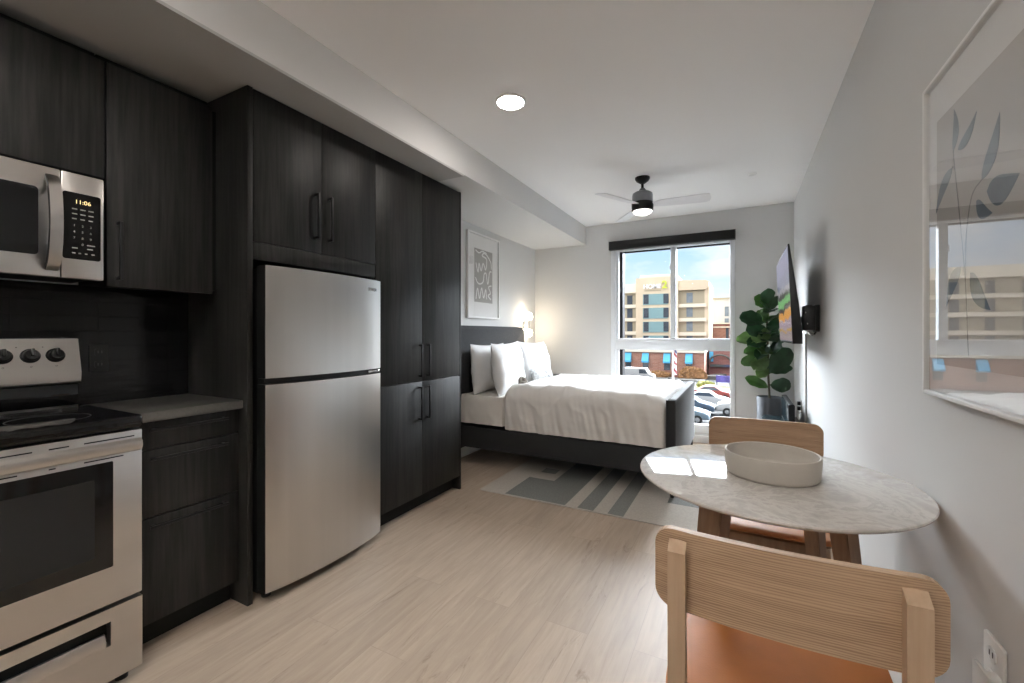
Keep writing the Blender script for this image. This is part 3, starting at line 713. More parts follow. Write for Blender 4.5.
def pillow_bm(w, h, t, seed, nu=30, nv=24):
    b = MB()
    for sgn in (1, -1):
        def f(u, v):
            a, c_ = (u - .5) * 2, (v - .5) * 2
            sx = 1 - .055 * (1 - c_ * c_) * abs(a) ** 3
            sy = 1 - .07 * (1 - a * a) * abs(c_) ** 3
            th = max(0, (1 - a * a) * (1 - c_ * c_)) ** .5
            th *= 1 + .10 * nz(a * 2 + seed, c_ * 2, seed) 
            wr = .014 * nz(a * 4 + seed, c_ * 3, seed * 2) + .010 * nz(a * 11 + c_ * 6, c_ * 3 + seed, 5)
            return (a * w / 2 * sx, c_ * h / 2 * sy, sgn * (t / 2 * th + wr * min(1, th * 1.5)))
        b.grid(f, nu, nv)
    bmesh.ops.remove_doubles(b.bm, verts=b.bm.verts, dist=.0015)
    return b
def pillow(name, m, label, cat, c, w, h, t, lean, yaw, seed, group=None, roll=0):
    b = pillow_bm(w, h, t, seed)
    # local: x width, y height, z thickness -> width along Y, height up, thickness towards +X
    R = Matrix(((0, 0, 1), (1, 0, 0), (0, 1, 0))).to_4x4()
    mt = Matrix.Rotation(yaw, 4, 'Z') @ Matrix.Rotation(-lean, 4, 'Y') @ R @ Matrix.Rotation(roll, 4, 'Z')
    bmesh.ops.transform(b.bm, matrix=Matrix.Translation(c) @ mt, verts=b.bm.verts)
    o = b.build(name, m, origin=c, angle=80); tag(o, label, cat, group); return o
pillow('pillow', 'pillow', 'white pillow at the back near the kitchen, leaning on the headboard', 'pillow', (-2.185, 3.66, .872), .63, .47, .17, .08, 0, 1.3, 'white bed pillows')
pillow('pillow', 'pillow', 'large white pillow in front, nearest the kitchen', 'pillow', (-1.99, 3.70, .874), .67, .50, .20, .15, .10, 2.9, 'white bed pillows', .02)
pillow('pillow', 'pillow', 'white pillow on the window side, below the lit sconce', 'pillow', (-2.01, 4.37, .874), .64, .50, .20, .24, -.03, 5.1, 'white bed pillows', -.02)
pillow('throw_pillow', 'greyfur', 'small grey flecked lumbar cushion lying before the window-side pillow', 'cushion', (-1.885, 4.26, .755), .50, .18, .09, .35, -.02, 7.7)
b = MB()
for i in range(3):
    ax = (Vector((1, 0, 0)), Vector((0, 1, 0)), Vector((0, 0, 1)))[i]
    bx = (Vector((0, 1, 0)), Vector((0, 0, 1)), Vector((1, 0, 0)))[i]
    b.tube([Vector((-1.878, 3.745, .726)) + (ax * math.cos(t) + bx * math.sin(t)) * .040 for t in [2 * PI * k / 24 for k in range(25)]], .026, 12, False)
tag(b.build('knot_cushion', 'taupe', origin=(-1.878, 3.745, .65)), 'round taupe knot cushion resting in front of the white pillows', 'cushion')

# side table behind the bed
c = thing('side_table', (-2.13, 4.975, 0), 'round black bedside table between the bed and the window wall', 'table')
MB().lathe([(.17, -.01), (.195, -.008), (.20, 0), (.20, .014), (.195, .018)], (-2.13, 4.975, .674), 48).build('tabletop', 'black', c)
MB().cyl((-2.13, 4.975, .02), (-2.13, 4.975, .664), .02, .02, 18).build('stem', 'black', c)
MB().lathe([(.15, 0), (.15, .012), (.03, .022)], (-2.13, 4.975, 0), 40).build('base', 'black', c)

# wall sconce with two globes
c = thing('wall_sconce', (-2.40, 4.84, 1.31), 'lit two-globe wall sconce between the headboard and the corner', 'lamp')
MB().box(-2.409, -2.385, 4.815, 4.865, 1.25, 1.37, .006).build('back_plate', 'chrome', c)
b = MB(); b.cyl((-2.386, 4.84, 1.31), (-2.325, 4.84, 1.31), .008, .008, 12); b.cyl((-2.325, 4.84, 1.26), (-2.325, 4.84, 1.37), .010, .010, 12)
b.build('arm', 'chrome', c)
for z, zz in ((1.418, 1.37), (1.212, 1.26)):
    b = MB(); b.ball((-2.325, 4.84, z), .048); b.build('globe', 'globe', c)
b = MB(); b.tube([(-2.404, 4.84, 1.25), (-2.404, 4.842, 1.1), (-2.404, 4.84, .9)], .005, 8); b.build('cord', 'white', c)

# framed pictures
def frame(par, axis_x, y0, y1, z0, z1, w, d, sgn, m='white'):
    """frame of four mitred-looking bars lying on a wall of constant X; sgn=+1 faces +X"""
    b = MB(); xa, xb = sorted((axis_x, axis_x + sgn * d))
    b.box(xa, xb, y0, y0 + w, z0, z1, .002); b.box(xa, xb, y1 - w, y1, z0, z1, .002)
    b.box(xa, xb, y0 + w, y1 - w, z0, z0 + w, .002); b.box(xa, xb, y0 + w, y1 - w, z1 - w, z1, .002)
    return b.build('frame', m, par)
c = thing('framed_print', (-2.405, 3.89, 1.36), 'white framed abstract print of pale squiggles above the headboard', 'picture', 'framed wall art')
frame(c, -2.408, 3.575, 4.205, 1.362, 2.236, .018, .03, 1)
MB().box(-2.406, -2.396, 3.594, 4.186, 1.381, 2.217).build('mat_board', 'paper', c)
pr = MB().box(-2.3955, -2.395, 3.71, 4.07, 1.53, 2.08).build('print', 'printgrey', c)
def ribbon(pts, w, x0, x1):
    P = [Vector((0, *p)) for p in arc(pts, 8)]
    vs, fs = [], []
    for i, p in enumerate(P):
        d = (P[min(i + 1, len(P) - 1)] - P[max(i - 1, 0)]).normalized(); n = Vector((0, -d.z, d.y)) * w / 2
        for q in (p + n, p - n): vs += [(x0, q.y, q.z), (x1, q.y, q.z)]
    for i in range(len(P) - 1):
        k = i * 4
        fs += [(k + 1, k + 3, k + 7, k + 5), (k, k + 1, k + 5, k + 4), (k + 2, k + 6, k + 7, k + 3)]
    b = MB(); b._add(vs, fs); return b
b = MB()
for pts in ([(3.74, 1.93), (3.78, 1.84), (3.80, 1.93), (3.84, 1.86), (3.88, 1.94), (3.93, 1.88), (3.95, 1.99), (3.86, 2.02), (3.92, 2.05), (4.03, 1.98), (4.05, 1.9)],
            [(3.73, 1.78), (3.77, 1.73), (3.82, 1.72), (3.88, 1.75), (3.90, 1.83), (3.94, 1.84), (3.96, 1.76), (3.98, 1.74), (4.01, 1.86), (4.05, 1.87)],
            [(3.74, 1.56), (3.77, 1.67), (3.81, 1.57), (3.85, 1.68), (3.89, 1.58), (3.93, 1.67), (3.95, 1.57)],
            [(4.05, 1.72), (3.99, 1.70), (4.03, 1.64), (3.98, 1.61), (4.04, 1.57)],
            [(3.73, 2.06), (3.80, 2.04), (3.86, 2.065), (3.95, 2.055)]):
    q = ribbon(pts, .015, -2.395, -2.3945); b.merge(q.bm)
b.build('line_drawing', 'paper', pr)
b = MB(); b._add([(-2.386, 3.592, 1.379), (-2.386, 4.188, 1.379), (-2.386, 4.188, 2.219), (-2.386, 3.592, 2.219)], [(0, 1, 2, 3)]); b.build('glass', 'artglass', c)

c = thing('framed_print', (.47, 1.34, 1.03), 'large white framed botanical print of blue-grey leaves on the right wall', 'picture', 'framed wall art')
A0, A1, B0, B1 = 1.05, 1.614, 1.036, 1.878
frame(c, XR - .001, A0, A1, B0, B1, .010, .024, -1)
MB().box(XR - .012, XR - .003, A0 + .012, A1 - .012, B0 + .012, B1 - .012).build('mat_board', 'paper', c)
pr = MB().box(XR - .0128, XR - .0122, 1.125, 1.552, 1.12, 1.765).build('print', 'print', c)
def artleaf(bx, bz, tx, tz, w):
    """leaf silhouette from base to tip in the (y, z) plane"""
    n = 12; a = Vector((bx, bz)); t = Vector((tx, tz)); d = t - a; nn = Vector((-d.y, d.x)).normalized()
    L_, R_ = [], []
    for k in range(n + 1):
        s = k / n; ww = w * (math.sin(PI * min(1, s ** .8)) ** .9) * (1 - .25 * s)
        p = a + d * s + nn * .012 * math.sin(PI * s)
        L_.append(p + nn * ww); R_.append(p - nn * ww)
    poly = [(p.x, p.y) for p in L_[:-1]] + [(p.x, p.y) for p in R_[::-1]][0:n]
    return MB().prism(poly, 'x', XR - .0134, XR - .0129)
for a in ((1.449, 1.65, 1.446, 1.752, .018), (1.424, 1.643, 1.329, 1.695, .017), (1.307, 1.534, 1.233, 1.648, .024), (1.285, 1.503, 1.163, 1.502, .034), (1.456, 1.611, 1.557, 1.522, .021), (1.332, 1.496, 1.262, 1.452, .018),
          (1.41, 1.36, 1.49, 1.27, .024), (1.36, 1.34, 1.27, 1.25, .026)):
    artleaf(*a).build('leaf_shape', 'leafblue', pr)
b = MB()
for pts in ([(1.37, 1.15), (1.385, 1.32), (1.413, 1.472), (1.446, 1.627), (1.449, 1.66)], [(1.385, 1.32), (1.38, 1.43), (1.353, 1.512), (1.307, 1.535)], [(1.44, 1.60), (1.45, 1.612), (1.458, 1.61)]):
    q = ribbon(pts, .003, XR - .0134, XR - .0129); b.merge(q.bm)
b.build('stem_lines', 'stemgrey', pr)
gx = XR - .019
b = MB(); b._add([(gx, A0 + .01, B0 + .01), (gx, A1 - .01, B0 + .01), (gx, A1 - .01, B1 - .01), (gx, A0 + .01, B1 - .01)], [(0, 1, 2, 3)]); b.build('glass', 'artglass', c)

# ------------------------------------------------------------------ rug
b = MB()
RZ = .007
b.box(-1.775, .16, 2.825, 4.36, 0.0005, RZ, .002)
b.mi = 1
def patch(poly): b.prism(poly, 'z', RZ - .001, RZ + .0008)
patch([(-1.56, 2.84), (-1.085, 2.84), (-1.085, 3.95), (-1.34, 3.95), (-1.34, 3.265), (-1.56, 3.265)])
patch([(-.995, 2.84), (-.882, 2.84), (-.882, 3.95), (-.995, 3.95)])
patch([(-.785, 2.84), (-.68, 2.84), (-.68, 3.95), (-.785, 3.95)])
patch([(-1.53, 3.43), (-1.40, 3.43), (-1.40, 3.55), (-1.53, 3.55)])
patch([(-.46, 3.22), (-.25, 3.22), (-.25, 3.41), (-.46, 3.41)])
patch([(-.02, 2.85), (.11, 2.85), (.11, 3.03), (-.02, 3.03)])
patch([(-1.775 + .02, 4.05), (.14, 4.05), (.14, 4.12), (-1.755, 4.12)])
b.mi = 0
tag(b.build('area_rug', ['rug', 'rugdark'], origin=(-.78, 3.6, 0)), 'flat cream rug with slate grey bars running under the bed', 'rug')

# ------------------------------------------------------------------ dining set
TC = (.0765, 1.62)
c = thing('dining_table', (*TC, 0), 'small round marble-topped dining table with splayed wooden legs', 'table')
MB().lathe([(.37, .728), (.386, .732), (.394, .738), (.395, .741), (.393, .7445), (.388, .746)], (*TC, 0), 96).build('tabletop', 'marble', c)
b = MB(); b.lathe([(.26, .700), (.26, .7275), (.245, .7275)], (*TC, 0), 48); b.build('sub_top', 'legwood', c)
for k in range(4):
    a = PI / 4 + k * PI / 2 + .12
    dx, dy = math.cos(a), math.sin(a)
    top = Vector((TC[0] + dx * .215, TC[1] + dy * .215, .699)); bot = Vector((TC[0] + dx * .305, TC[1] + dy * .305, 0))
    b = MB(); tx, ty = -dy, dx
    vs = []
    for p, w, t in ((bot, .017, .014), (top, .028, .024)):
        for (s1, s2) in ((1, 1), (-1, 1), (-1, -1), (1, -1)):
            vs.append((p.x + tx * w * s1 + dx * t * s2, p.y + ty * w * s1 + dy * t * s2, p.z))
    b._add(vs, [(0, 1, 2, 3), (7, 6, 5, 4), (0, 4, 5, 1), (1, 5, 6, 2), (2, 6, 7, 3), (3, 7, 4, 0)])
    bmesh.ops.bevel(b.bm, geom=list(b.bm.edges), offset=.003, segments=2, affect='EDGES')
    b.build('leg', 'legwood', c)

b = MB(); BC = (.087, 1.635, .7465)
b.lathe([(.05, .0), (.126, .0), (.131, .004), (.133, .012), (.1355, .045), (.136, .068), (.135, .0715), (.132, .0725), (.129, .0705), (.128, .05), (.126, .018), (.118, .010), (.02, .009)], BC, 96, True, True)
tag(b.build('serving_bowl', 'ceramic', origin=BC, angle=50), 'wide low beige stoneware bowl on the marble table', 'bowl')

def make_chair(name, loc, rz, label):
    c = thing(name, loc, label, 'chair', 'ash dining chairs', local=True)
    # local: faces +Y, origin under the seat; backrest at negative y
    n = 18
    def yb(x): return -.205 - .022 * (1 - (x / .23) ** 2)            # bowed to the rear
    b = bmesh.new()
    outl = rrect(-.2275, .2275, .642, .802, .035, 6)
    # densify along x so the board can bend
    top = [p for p in outl]
    poly = []
    for i, p in enumerate(outl):
        q = outl[(i + 1) % len(outl)]; m = max(1, int(abs(q[0] - p[0]) / .025))
        for k in range(m): poly.append((p[0] + (q[0] - p[0]) * k / m, p[1] + (q[1] - p[1]) * k / m))
    vs0 = [b.verts.new((x, yb(x) - .009, z)) for x, z in poly]; vs1 = [b.verts.new((x, yb(x) + .009, z)) for x, z in poly]
    m = len(poly)
    for i in range(m): b.faces.new((vs0[i], vs0[(i + 1) % m], vs1[(i + 1) % m], vs1[i]))
    # faces: fill as vertical strips between matching points by triangulating the ngon
    f0 = b.faces.new(vs0[::-1]); f1 = b.faces.new(vs1)
    bmesh.ops.triangulate(b, faces=[f0, f1])
    q = MB(); q.merge(b); q.build('backrest', 'ash', c, angle=40)
    for sx in (-1, 1):
        x = sx * .182
        q = MB()
        ytop = yb(x) - .0095
        vs = []
        for (y0, y1, z, w) in ((-.290, -.255, 0, .013), (-.245, -.205, .44, .0165), (ytop - .026, ytop, .62, .0165), (ytop - .026, ytop, .775, .0165)):
            vs += [(x - w, y0, z), (x + w, y0, z), (x + w, y1, z), (x - w, y1, z)]
        vs[-4] = (x - .0165, ytop - .026, .768); vs[-3] = (x + .0165, ytop - .026, .768); vs[-2] = (x + .0165, ytop, .784); vs[-1] = (x - .0165, ytop, .784)
        fs = [(3, 2, 1, 0), (12, 13, 14, 15)]
        for k in range(3):
            for e in range(4): fs.append((k * 4 + e, k * 4 + (e + 1) % 4, k * 4 + 4 + (e + 1) % 4, k * 4 + 4 + e))
        q._add(vs, fs); q.build('rear_leg', 'ashz', c, angle=20)
        q = MB(); q.tube([(sx * .190, .195, 0), (sx * .180, .175, .425)], [.012, .018], 16); q.build('front_leg', 'ashz', c)
    # seat frame and leather pad
    q = MB(); q.box(-.165, .165, .172, .196, .385, .425, .003); q.box(-.165, .165, -.226, -.206, .385, .425, .003)
    q.box(-.196, -.174, -.205, .165, .385, .425, .003); q.box(.174, .196, -.205, .165, .385, .425, .003)
    q.build('seat_frame', 'legwood', c)
    def seat(sgn):
        def f(u, v):
            a, d = (u - .5) * 2, (v - .5) * 2
            th = max(0, (1 - abs(a) ** 6) * (1 - abs(d) ** 6)) ** .5
            w = .215 + .012 * v
            z = .443 + sgn * .017 * th
            if sgn > 0: z -= .012 * (1 - a * a) * (1 - d * d)
            return (a * w * (1 - .05 * d ** 8), .212 * d * (1 - .05 * a ** 8), z)
        return f
    q = MB(); q.grid(seat(1), 24, 24); q.grid(seat(-1), 24, 24); bmesh.ops.remove_doubles(q.bm, verts=q.bm.verts, dist=.0005)
    q.build('seat', 'leather', c, angle=60)
    c.rotation_euler = (0, 0, rz)
    return c
ch = make_chair('dining_chair', (.069, 1.155, 0), 0, 'ash dining chair seen from behind, in front of the marble table')
dup(ch, (.090, 2.10, 0), PI, 'ash dining chair on the far side of the marble table')

# ------------------------------------------------------------------ right wall: television, console, plant, outlets
c = thing('television', (.36, 3.62, 1.13), 'flat television with colour bands across its screen, on an arm on the right wall', 'television')
T0, T1, tz0, tz1 = 3.40, 4.43, 1.135, 1.80
def tx(z): return .302 - .028 * (z - tz0) / (tz1 - tz0)
b = MB()
b.prism([(tx(tz0), tz0), (tx(tz1), tz1), (tx(tz1) + .010, tz1), (tx(1.55) + .032, 1.56), (tx(1.4) + .045, 1.40), (tx(tz0) + .055, 1.20), (tx(tz0) + .055, tz0)], 'y', T0, T1, .002)
b.build('case', 'black', c)
b = MB(); m_ = .012
b.prism([(tx(tz0 + m_) - .0018, tz0 + m_ + .006), (tx(tz1 - m_) - .0018, tz1 - m_), (tx(tz1 - m_) - .0004, tz1 - m_), (tx(tz0 + m_) - .0004, tz0 + m_ + .006)], 'y', T0 + m_, T1 - m_)
b.build('screen', 'screen', c)
MB().box(tx(1.136) - .002, tx(1.136) - .0004, T0 + .02, T1 - .02, 1.138, 1.145).build('silver_trim', 'chrome', c)
c = thing('tv_mount', (.45, 3.66, 1.30), 'black folding arm bracket holding the television to the wall', 'bracket')
MB().box(XR - .028, XR - .001, 3.57, 3.70, 1.215, 1.40, .006).build('wall_plate', 'black', c)
b = MB(); b.box(.373, XR - .03, 3.52, 3.62, 1.225, 1.392, .008); b.cyl((.415, 3.60, 1.23), (.415, 3.60, 1.40), .02, .02, 16); b.build('pivot', 'black', c)
b = MB(); b.box(.372, .390, 3.56, 3.92, 1.28, 1.325, .004); b.box(.372, .412, 3.56, 3.60, 1.26, 1.345, .004); b.build('arm', 'black', c)
b = MB(); b.box(.3585, .371, 3.80, 4.05, 1.22, 1.40, .003); b.build('tv_bracket', 'black', c)
MB().tube([(.40, 3.545, 1.218), (.415, 3.55, 1.20), (.44, 3.56, 1.192), (.452, 3.58, 1.21)], .008, 8).build('cable', 'chrome', c)
for p in ((.384, 3.516, 1.345), (.395, 3.516, 1.27)): MB().ball(p, .007).build('bolt', 'chrome', c)
tag(MB().box(XR - .0135, XR - .001, 4.24, 4.27, .44, 1.20, .003).build('cable_cover', 'white', origin=(.468, 4.25, .44)), 'white cable cover running down the wall under the television', 'cable cover')
o = thing('wall_outlet', (XR - .004, 4.62, .56), 'small outlet above the low console, below the television', 'outlet', 'power outlets')
MB().prism(rrect(4.585, 4.655, .50, .615, .006), 'x', XR - .006, XR - .001).build('face_plate', 'plate', o)
for z in (.52, .565): MB().box(XR - .03, XR - .0062, 4.60, 4.64, z, z + .032, .004).build('plug', 'plastic', o)

c = thing('media_console', (.32, 4.05, 0), 'low dark glossy console against the right wall under the television', 'console')
MB().box(.165, XR - .016, 3.32, 4.78, .405, .43, .004).build('console_top', 'consoletop', c)
b = MB(); b.box(.18, XR - .016, 3.34, 4.76, .12, .404, .003); b.build('carcass', 'black', c)
for k in range(3):
    MB().box(.172, .1795, 3.345 + k * .472, 3.345 + k * .472 + .466, .125, .40, .002).build('door', 'black', c)
for (x, y) in ((.20, 3.37), (.20, 4.73), (.44, 3.37), (.44, 4.73)): MB().cyl((x, y, 0), (x, y, .12), .012, .016, 12).build('leg', 'black', c)
o = thing('upright_panel', (.357, 4.42, .4305), 'slim black upright panel with a pale top edge on the low console', 'panel')
MB().prism(rrect(.337, .379, .4305, .636, .012, 4, (1, 1, 0, 0)), 'y', 4.10, 4.75).build('panel', 'black', o)
b = MB(); b.box(.335, .3365, 4.112, 4.75, .45, .634, .0005); b.build('front_face', 'consoletop', o)

c = thing('potted_plant', (.25, 4.975, 0), 'fiddle-leaf plant in a slate cylinder planter in the window corner', 'plant')
pot = MB().lathe([(.105, 0), (.108, .004), (.112, .575), (.110, .580), (.104, .580), (.102, .55), (.05, .548)], (.25, 4.975, 0), 48, True, False).build('planter', 'pot', c)
MB().lathe([(.1015, .548), (.0, .556)], (.25, 4.975, 0), 32, False, False).build('soil', 'soil', c)
stem = [(.25, 4.975, .55), (.238, 4.975, .8), (.236, 4.97, 1.05), (.228, 4.975, 1.3), (.222, 4.975, 1.54)]
MB().tube(stem, [.011, .010, .009, .008, .005], 10).build('stem', 'stem', c)
def stem_at(z):
    for p, q in zip(stem, stem[1:]):
        if p[2] <= z <= q[2]:
            t = (z - p[2]) / (q[2] - p[2]); return Vector(p).lerp(Vector(q), t)
    return Vector(stem[-1])
def leaf(z0, tip, w, m, cup=.25, roll=0., seed=0):
    """a fiddle-shaped blade from the stem at height z0 to tip"""
    a = stem_at(z0); t = Vector(tip); d = t - a; L = d.length; d.normalize()
    face = Vector((0, -.85, .5)); face -= d * face.dot(d)
    side = d.cross(face.normalized()).normalized(); side = Matrix.Rotation(roll - .7, 3, d) @ side
    up = side.cross(d).normalized()
    b = MB(); n, k = 14, 8
    vs, fs = [], []
    for i in range(n + 1):
        s = i / n
        prof = (.12 + .88 * math.sin(PI * min(1, (s * .95) ** 1.25)) ** .75) if s > .12 else .05 + s
        if s > .97: prof *= .45
        for j in range(k + 1):
            q = (j / k - .5) * 2
            ww = w * .70 * prof * q
            bend = -cup * L * (s ** 2) * .35 + cup * abs(q) ** 1.5 * w * .5
            wav = .007 * math.sin(s * 17 + seed + q * 2) * abs(q) ** 2
            vs.append(a + d * (L * s) + side * ww + up * (bend + wav + (-.004 if j == k // 2 else 0)))
    for i in range(n):
        for j in range(k): fs.append((i * (k + 1) + j, i * (k + 1) + j + 1, (i + 1) * (k + 1) + j + 1, (i + 1) * (k + 1) + j))
    b._add(vs, fs)
    r = bmesh.ops.solidify(b.bm, geom=list(b.bm.faces), thickness=.0015)
    return b.build('leaf', m, c, angle=60)
Y0 = 4.975
LV = [  # attach height, tip (x, y, z), width, material, cup, roll
    (1.48, (.235, Y0 - .06, 1.645), .115, 'leafA', .1, 1.4), (1.46, (.125, Y0 - .05, 1.575), .115, 'leafB', .2, 1.0), (1.42, (.335, Y0 - .04, 1.57), .07, 'leafA', .2, .5),
    (1.40, (.28, Y0 - .17, 1.44), .11, 'leafA', .3, .2), (1.36, (.18, Y0 - .19, 1.40), .10, 'leafB', .3, -.4), (1.32, (-.01, Y0 - .05, 1.375), .15, 'leafA', .25, .9),
    (1.28, (.36, Y0 - .12, 1.30), .14, 'leafA', .3, .7), (1.25, (.13, Y0 - .19, 1.13), .12, 'leafC', .3, .8), (1.20, (-.04, Y0 - .05, 1.14), .11, 'leafC', .2, .8),
    (1.18, (.30, Y0 - .20, 1.14), .16, 'leafA', .25, .5), (1.16, (.395, Y0 - .03, 1.16), .09, 'leafA', .2, .8), (1.08, (.03, Y0 - .10, 1.02), .08, 'leafB', .3, .6),
    (1.10, (.14, Y0 - .17, .97), .09, 'leafA', .3, .9), (.98, (.0, Y0 - .03, .91), .09, 'leafB', .3, .5), (.97, (.11, Y0 - .12, .86), .11, 'leafC', .3, .8),
    (.80, (.415, Y0 - .05, 1.06), .13, 'leafA', .15, .9), (.84, (.37, Y0 + .04, .97), .10, 'leafA', .15, .9), (.82, (.435, Y0 - .04, .88), .075, 'leafA', .2, .6),
    (.70, (.425, Y0 - .06, .71), .105, 'leafA', -.25, .9), (.66, (.045, Y0 - .04, .77), .085, 'leafB', .35, .8), (.86, (.14, Y0 - .10, .79), .08, 'leafC', .3, .5), (1.3, (.16, Y0 + .10, 1.45), .1, 'leafB', .2, .3),
    (1.44, (.19, Y0 - .14, 1.50), .10, 'leafA', .2, .9), (1.34, (.31, Y0 - .16, 1.36), .13, 'leafB', .3, .4), (1.24, (.05, Y0 - .14, 1.24), .12, 'leafA', .2, .5), (1.22, (.24, Y0 - .22, 1.22), .13, 'leafA', .3, .9),
    (1.14, (.06, Y0 - .12, 1.10), .11, 'leafA', .3, .9), (1.06, (.18, Y0 - .18, 1.02), .10, 'leafB', .3, .6), (1.04, (.34, Y0 - .12, 1.08), .11, 'leafA', .3, .7), (1.12, (.3, Y0 + .11, 1.25), .1, 'leafA', .2, .3),
]
for i, a in enumerate(LV): leaf(*a, seed=i * 1.7)

o = thing('wall_outlet', (XR - .004, 1.275, .50), 'ivory double outlet plate low on the right wall, behind the plug-in adapter', 'outlet', 'power outlets')
MB().prism(rrect(1.235, 1.315, .445, .56, .006), 'x', XR - .008, XR - .001, .0015).build('face_plate', 'plate', o)
for z in (.478, .527):
    s_ = MB().prism(rrect(1.258, 1.292, z - .014, z + .014, .01), 'x', XR - .0105, XR - .0082).build('socket', 'white', o)
    for y in (1.267, 1.28): MB().box(XR - .0112, XR - .0105, y, y + .003, z - .004, z + .007).build('slot', 'darkmark', s_)
o = thing('plug_adapter', (XR - .02, 1.237, .46), 'ivory plug-in adapter sticking out of the lower socket of the double outlet', 'adapter')
MB().prism(rrect(1.20, 1.274, .395, .513, .008), 'x', XR - .040, XR - .034, .0015).build('face_plate', 'plate', o)
MB().prism(rrect(1.208, 1.268, .405, .506, .028), 'x', XR - .0338, XR - .0114, .003).build('adapter_body', 'plate', o)

# ------------------------------------------------------------------ ceiling
def downlight(x, y, label):
    c = thing('ceiling_light', (x, y, ZC), label, 'ceiling light', 'round ceiling lights')
    MB().lathe([(.088, 0), (.088, -.006), (.080, -.012), (.074, -.010), (.074, -.002)], (x, y, ZC), 48, False, False).build('trim_ring', 'white', c)
    MB().lathe([(.0735, -.004), (.070, -.012), (.05, -.018), (.02, -.021), (.001, -.0215)], (x, y, ZC), 48, False, True).build('diffuser', 'lamp', c)
    return c
downlight(-1.17, 2.195, 'lit round ceiling light in the middle of the room')
downlight(-1.17, .10, 'added round ceiling light, unseen above the range aisle')  # extra ceiling light added out of view for more light
downlight(-1.17, -1.75, 'added round ceiling light, unseen behind the camera')  # another unseen ceiling light, added to help light the room
c = thing('added_uplight', (-.30, -.75, ZC), 'white bowl pendant added unseen behind the camera to brighten the ceiling', 'lamp')  # unseen fixture added for its light on the ceiling
PXY = (-.30, -.75, 0)
MB().lathe([(.06, 0), (.06, -.02), (.01, -.026)], (PXY[0], PXY[1], ZC), 28, False, True).build('canopy', 'black', c)
for k in range(3):
    a = 2 * PI * k / 3
    MB().cyl((PXY[0] + .21 * math.cos(a), PXY[1] + .21 * math.sin(a), 2.06), (PXY[0], PXY[1], ZC - .026), .003, .003, 8).build('cord', 'black', c)
MB().lathe([(.001, 1.93), (.10, 1.94), (.18, 1.985), (.22, 2.06), (.215, 2.06), (.175, 1.99), (.10, 1.947), (.001, 1.937)], PXY, 48, False, False).build('bowl_shade', 'white', c)
MB().lathe([(.001, 1.985), (.10, 1.983), (.14, 1.972), (.10, 1.962), (.001, 1.96)], PXY, 40, False, False).build('glow_disc', 'uplight', c)
c = thing('ceiling_fan', (-.746, 3.80, ZC), 'black and grey ceiling fan with pale blades and a round lens', 'fan')
FX, FY = -.746, 3.80
MB().lathe([(.062, 0), (.062, -.012), (.05, -.03), (.022, -.05), (.015, -.052)], (FX, FY, ZC), 32, False, True).build('canopy', 'black', c)
MB().cyl((FX, FY, 2.43), (FX, FY, ZC - .05), .011, .011, 14).build('downrod', 'black', c)
MB().lathe([(.02, 2.445), (.03, 2.43), (.03, 2.42), (.06, 2.415), (.082, 2.40), (.085, 2.385), (.085, 2.325)], (FX, FY, 0), 40, True, True).build('motor_housing', 'nickel', c)
MB().lathe([(.086, 2.324), (.09, 2.318), (.09, 2.285), (.088, 2.28), (.088, 2.255), (.08, 2.25)], (FX, FY, 0), 40, True, True).build('light_ring', 'black', c)
MB().lathe([(.079, 2.2495), (.07, 2.235), (.045, 2.224), (.001, 2.219)], (FX, FY, 0), 40, True, True).build('lens', 'fanlens', c)
for k in range(3):
    a = math.radians(4 + 120 * k)
    b = MB(); q = MB()
    q.prism([(.085, -.03), (.16, -.058), (.49, -.072), (.525, -.06), (.535, 0), (.525, .05), (.49, .062), (.16, .05), (.085, .03)], 'z', -.003, .003)
    mt = Matrix.Translation((FX, FY, 2.302)) @ Matrix.Rotation(a, 4, 'Z') @ Matrix.Rotation(math.radians(-13), 4, 'X')
    b.merge(q.bm, mt); b.build('blade', 'blade', c)
c = thing('sprinkler_head', (.08, 4.14, ZC), 'small white sprinkler cap on the ceiling near the window', 'sprinkler')
MB().lathe([(.036, 0), (.036, -.003), (.030, -.006)], (.08, 4.14, ZC), 28, False, True).build('escutcheon', 'white', c)
MB().lathe([(.028, -.0062), (.026, -.010), (.001, -.011)], (.08, 4.14, ZC), 28, False, True).build('cap', 'white', c)

# ------------------------------------------------------------------ outdoors
GZ = -5.5
struct(MB().box(-90, 60, 8, 170, GZ - .3, GZ).build('ground', 'asphalt'))
struct(MB().box(-30, 20, 26, 52.5, GZ, GZ + .02).build('parking_lot', 'lot'))
tag(MB().box(-6, 12, 53, 61, GZ, GZ + .08).build('lawn', 'grass', origin=(3, 57, GZ)), 'strip of dry grass between the parked cars and the road', 'grass', kind='stuff')
struct(MB().box(-45, -4.6, 66, 69.6, GZ, GZ + .15).build('sidewalk', 'concrete'))

h = thing('hotel', (-17, 106, GZ), 'cream and teal hotel with a rooftop sign, filling the view outside', 'building')
HB = 2.0
MB().box(-21.1, -12.1, 100, 114.6, GZ, 13.8).build('tower', 'cream', h)
MB().box(-20.4, -12.8, 101, 114, 13.8, 14.5).build('parapet', 'creamlight', h)
MB().box(-62, -21.1, 101.2, 114.6, GZ, 10.6).build('wing', 'beige', h)
MB().box(-62, -21.1, 100.6, 114.6, 10.6, 12.6).build('cornice', 'creamlight', h)
MB().box(-12.1, -6.9, 101.2, 114.6, GZ, 10.6).build('wing', 'beige', h)
MB().box(-6.9, -6.0, 101.2, 114.6, GZ, 11.8).build('corner_pier', 'cream', h)
MB().prism([(-12.1, 10.7), (-6.7, 10.7), (-6.0, 11.6), (-6.0, 12.4), (-6.6, 12.7), (-12.1, 12.9)], 'y', 100.4, 114.6).build('cornice', 'cream', h)
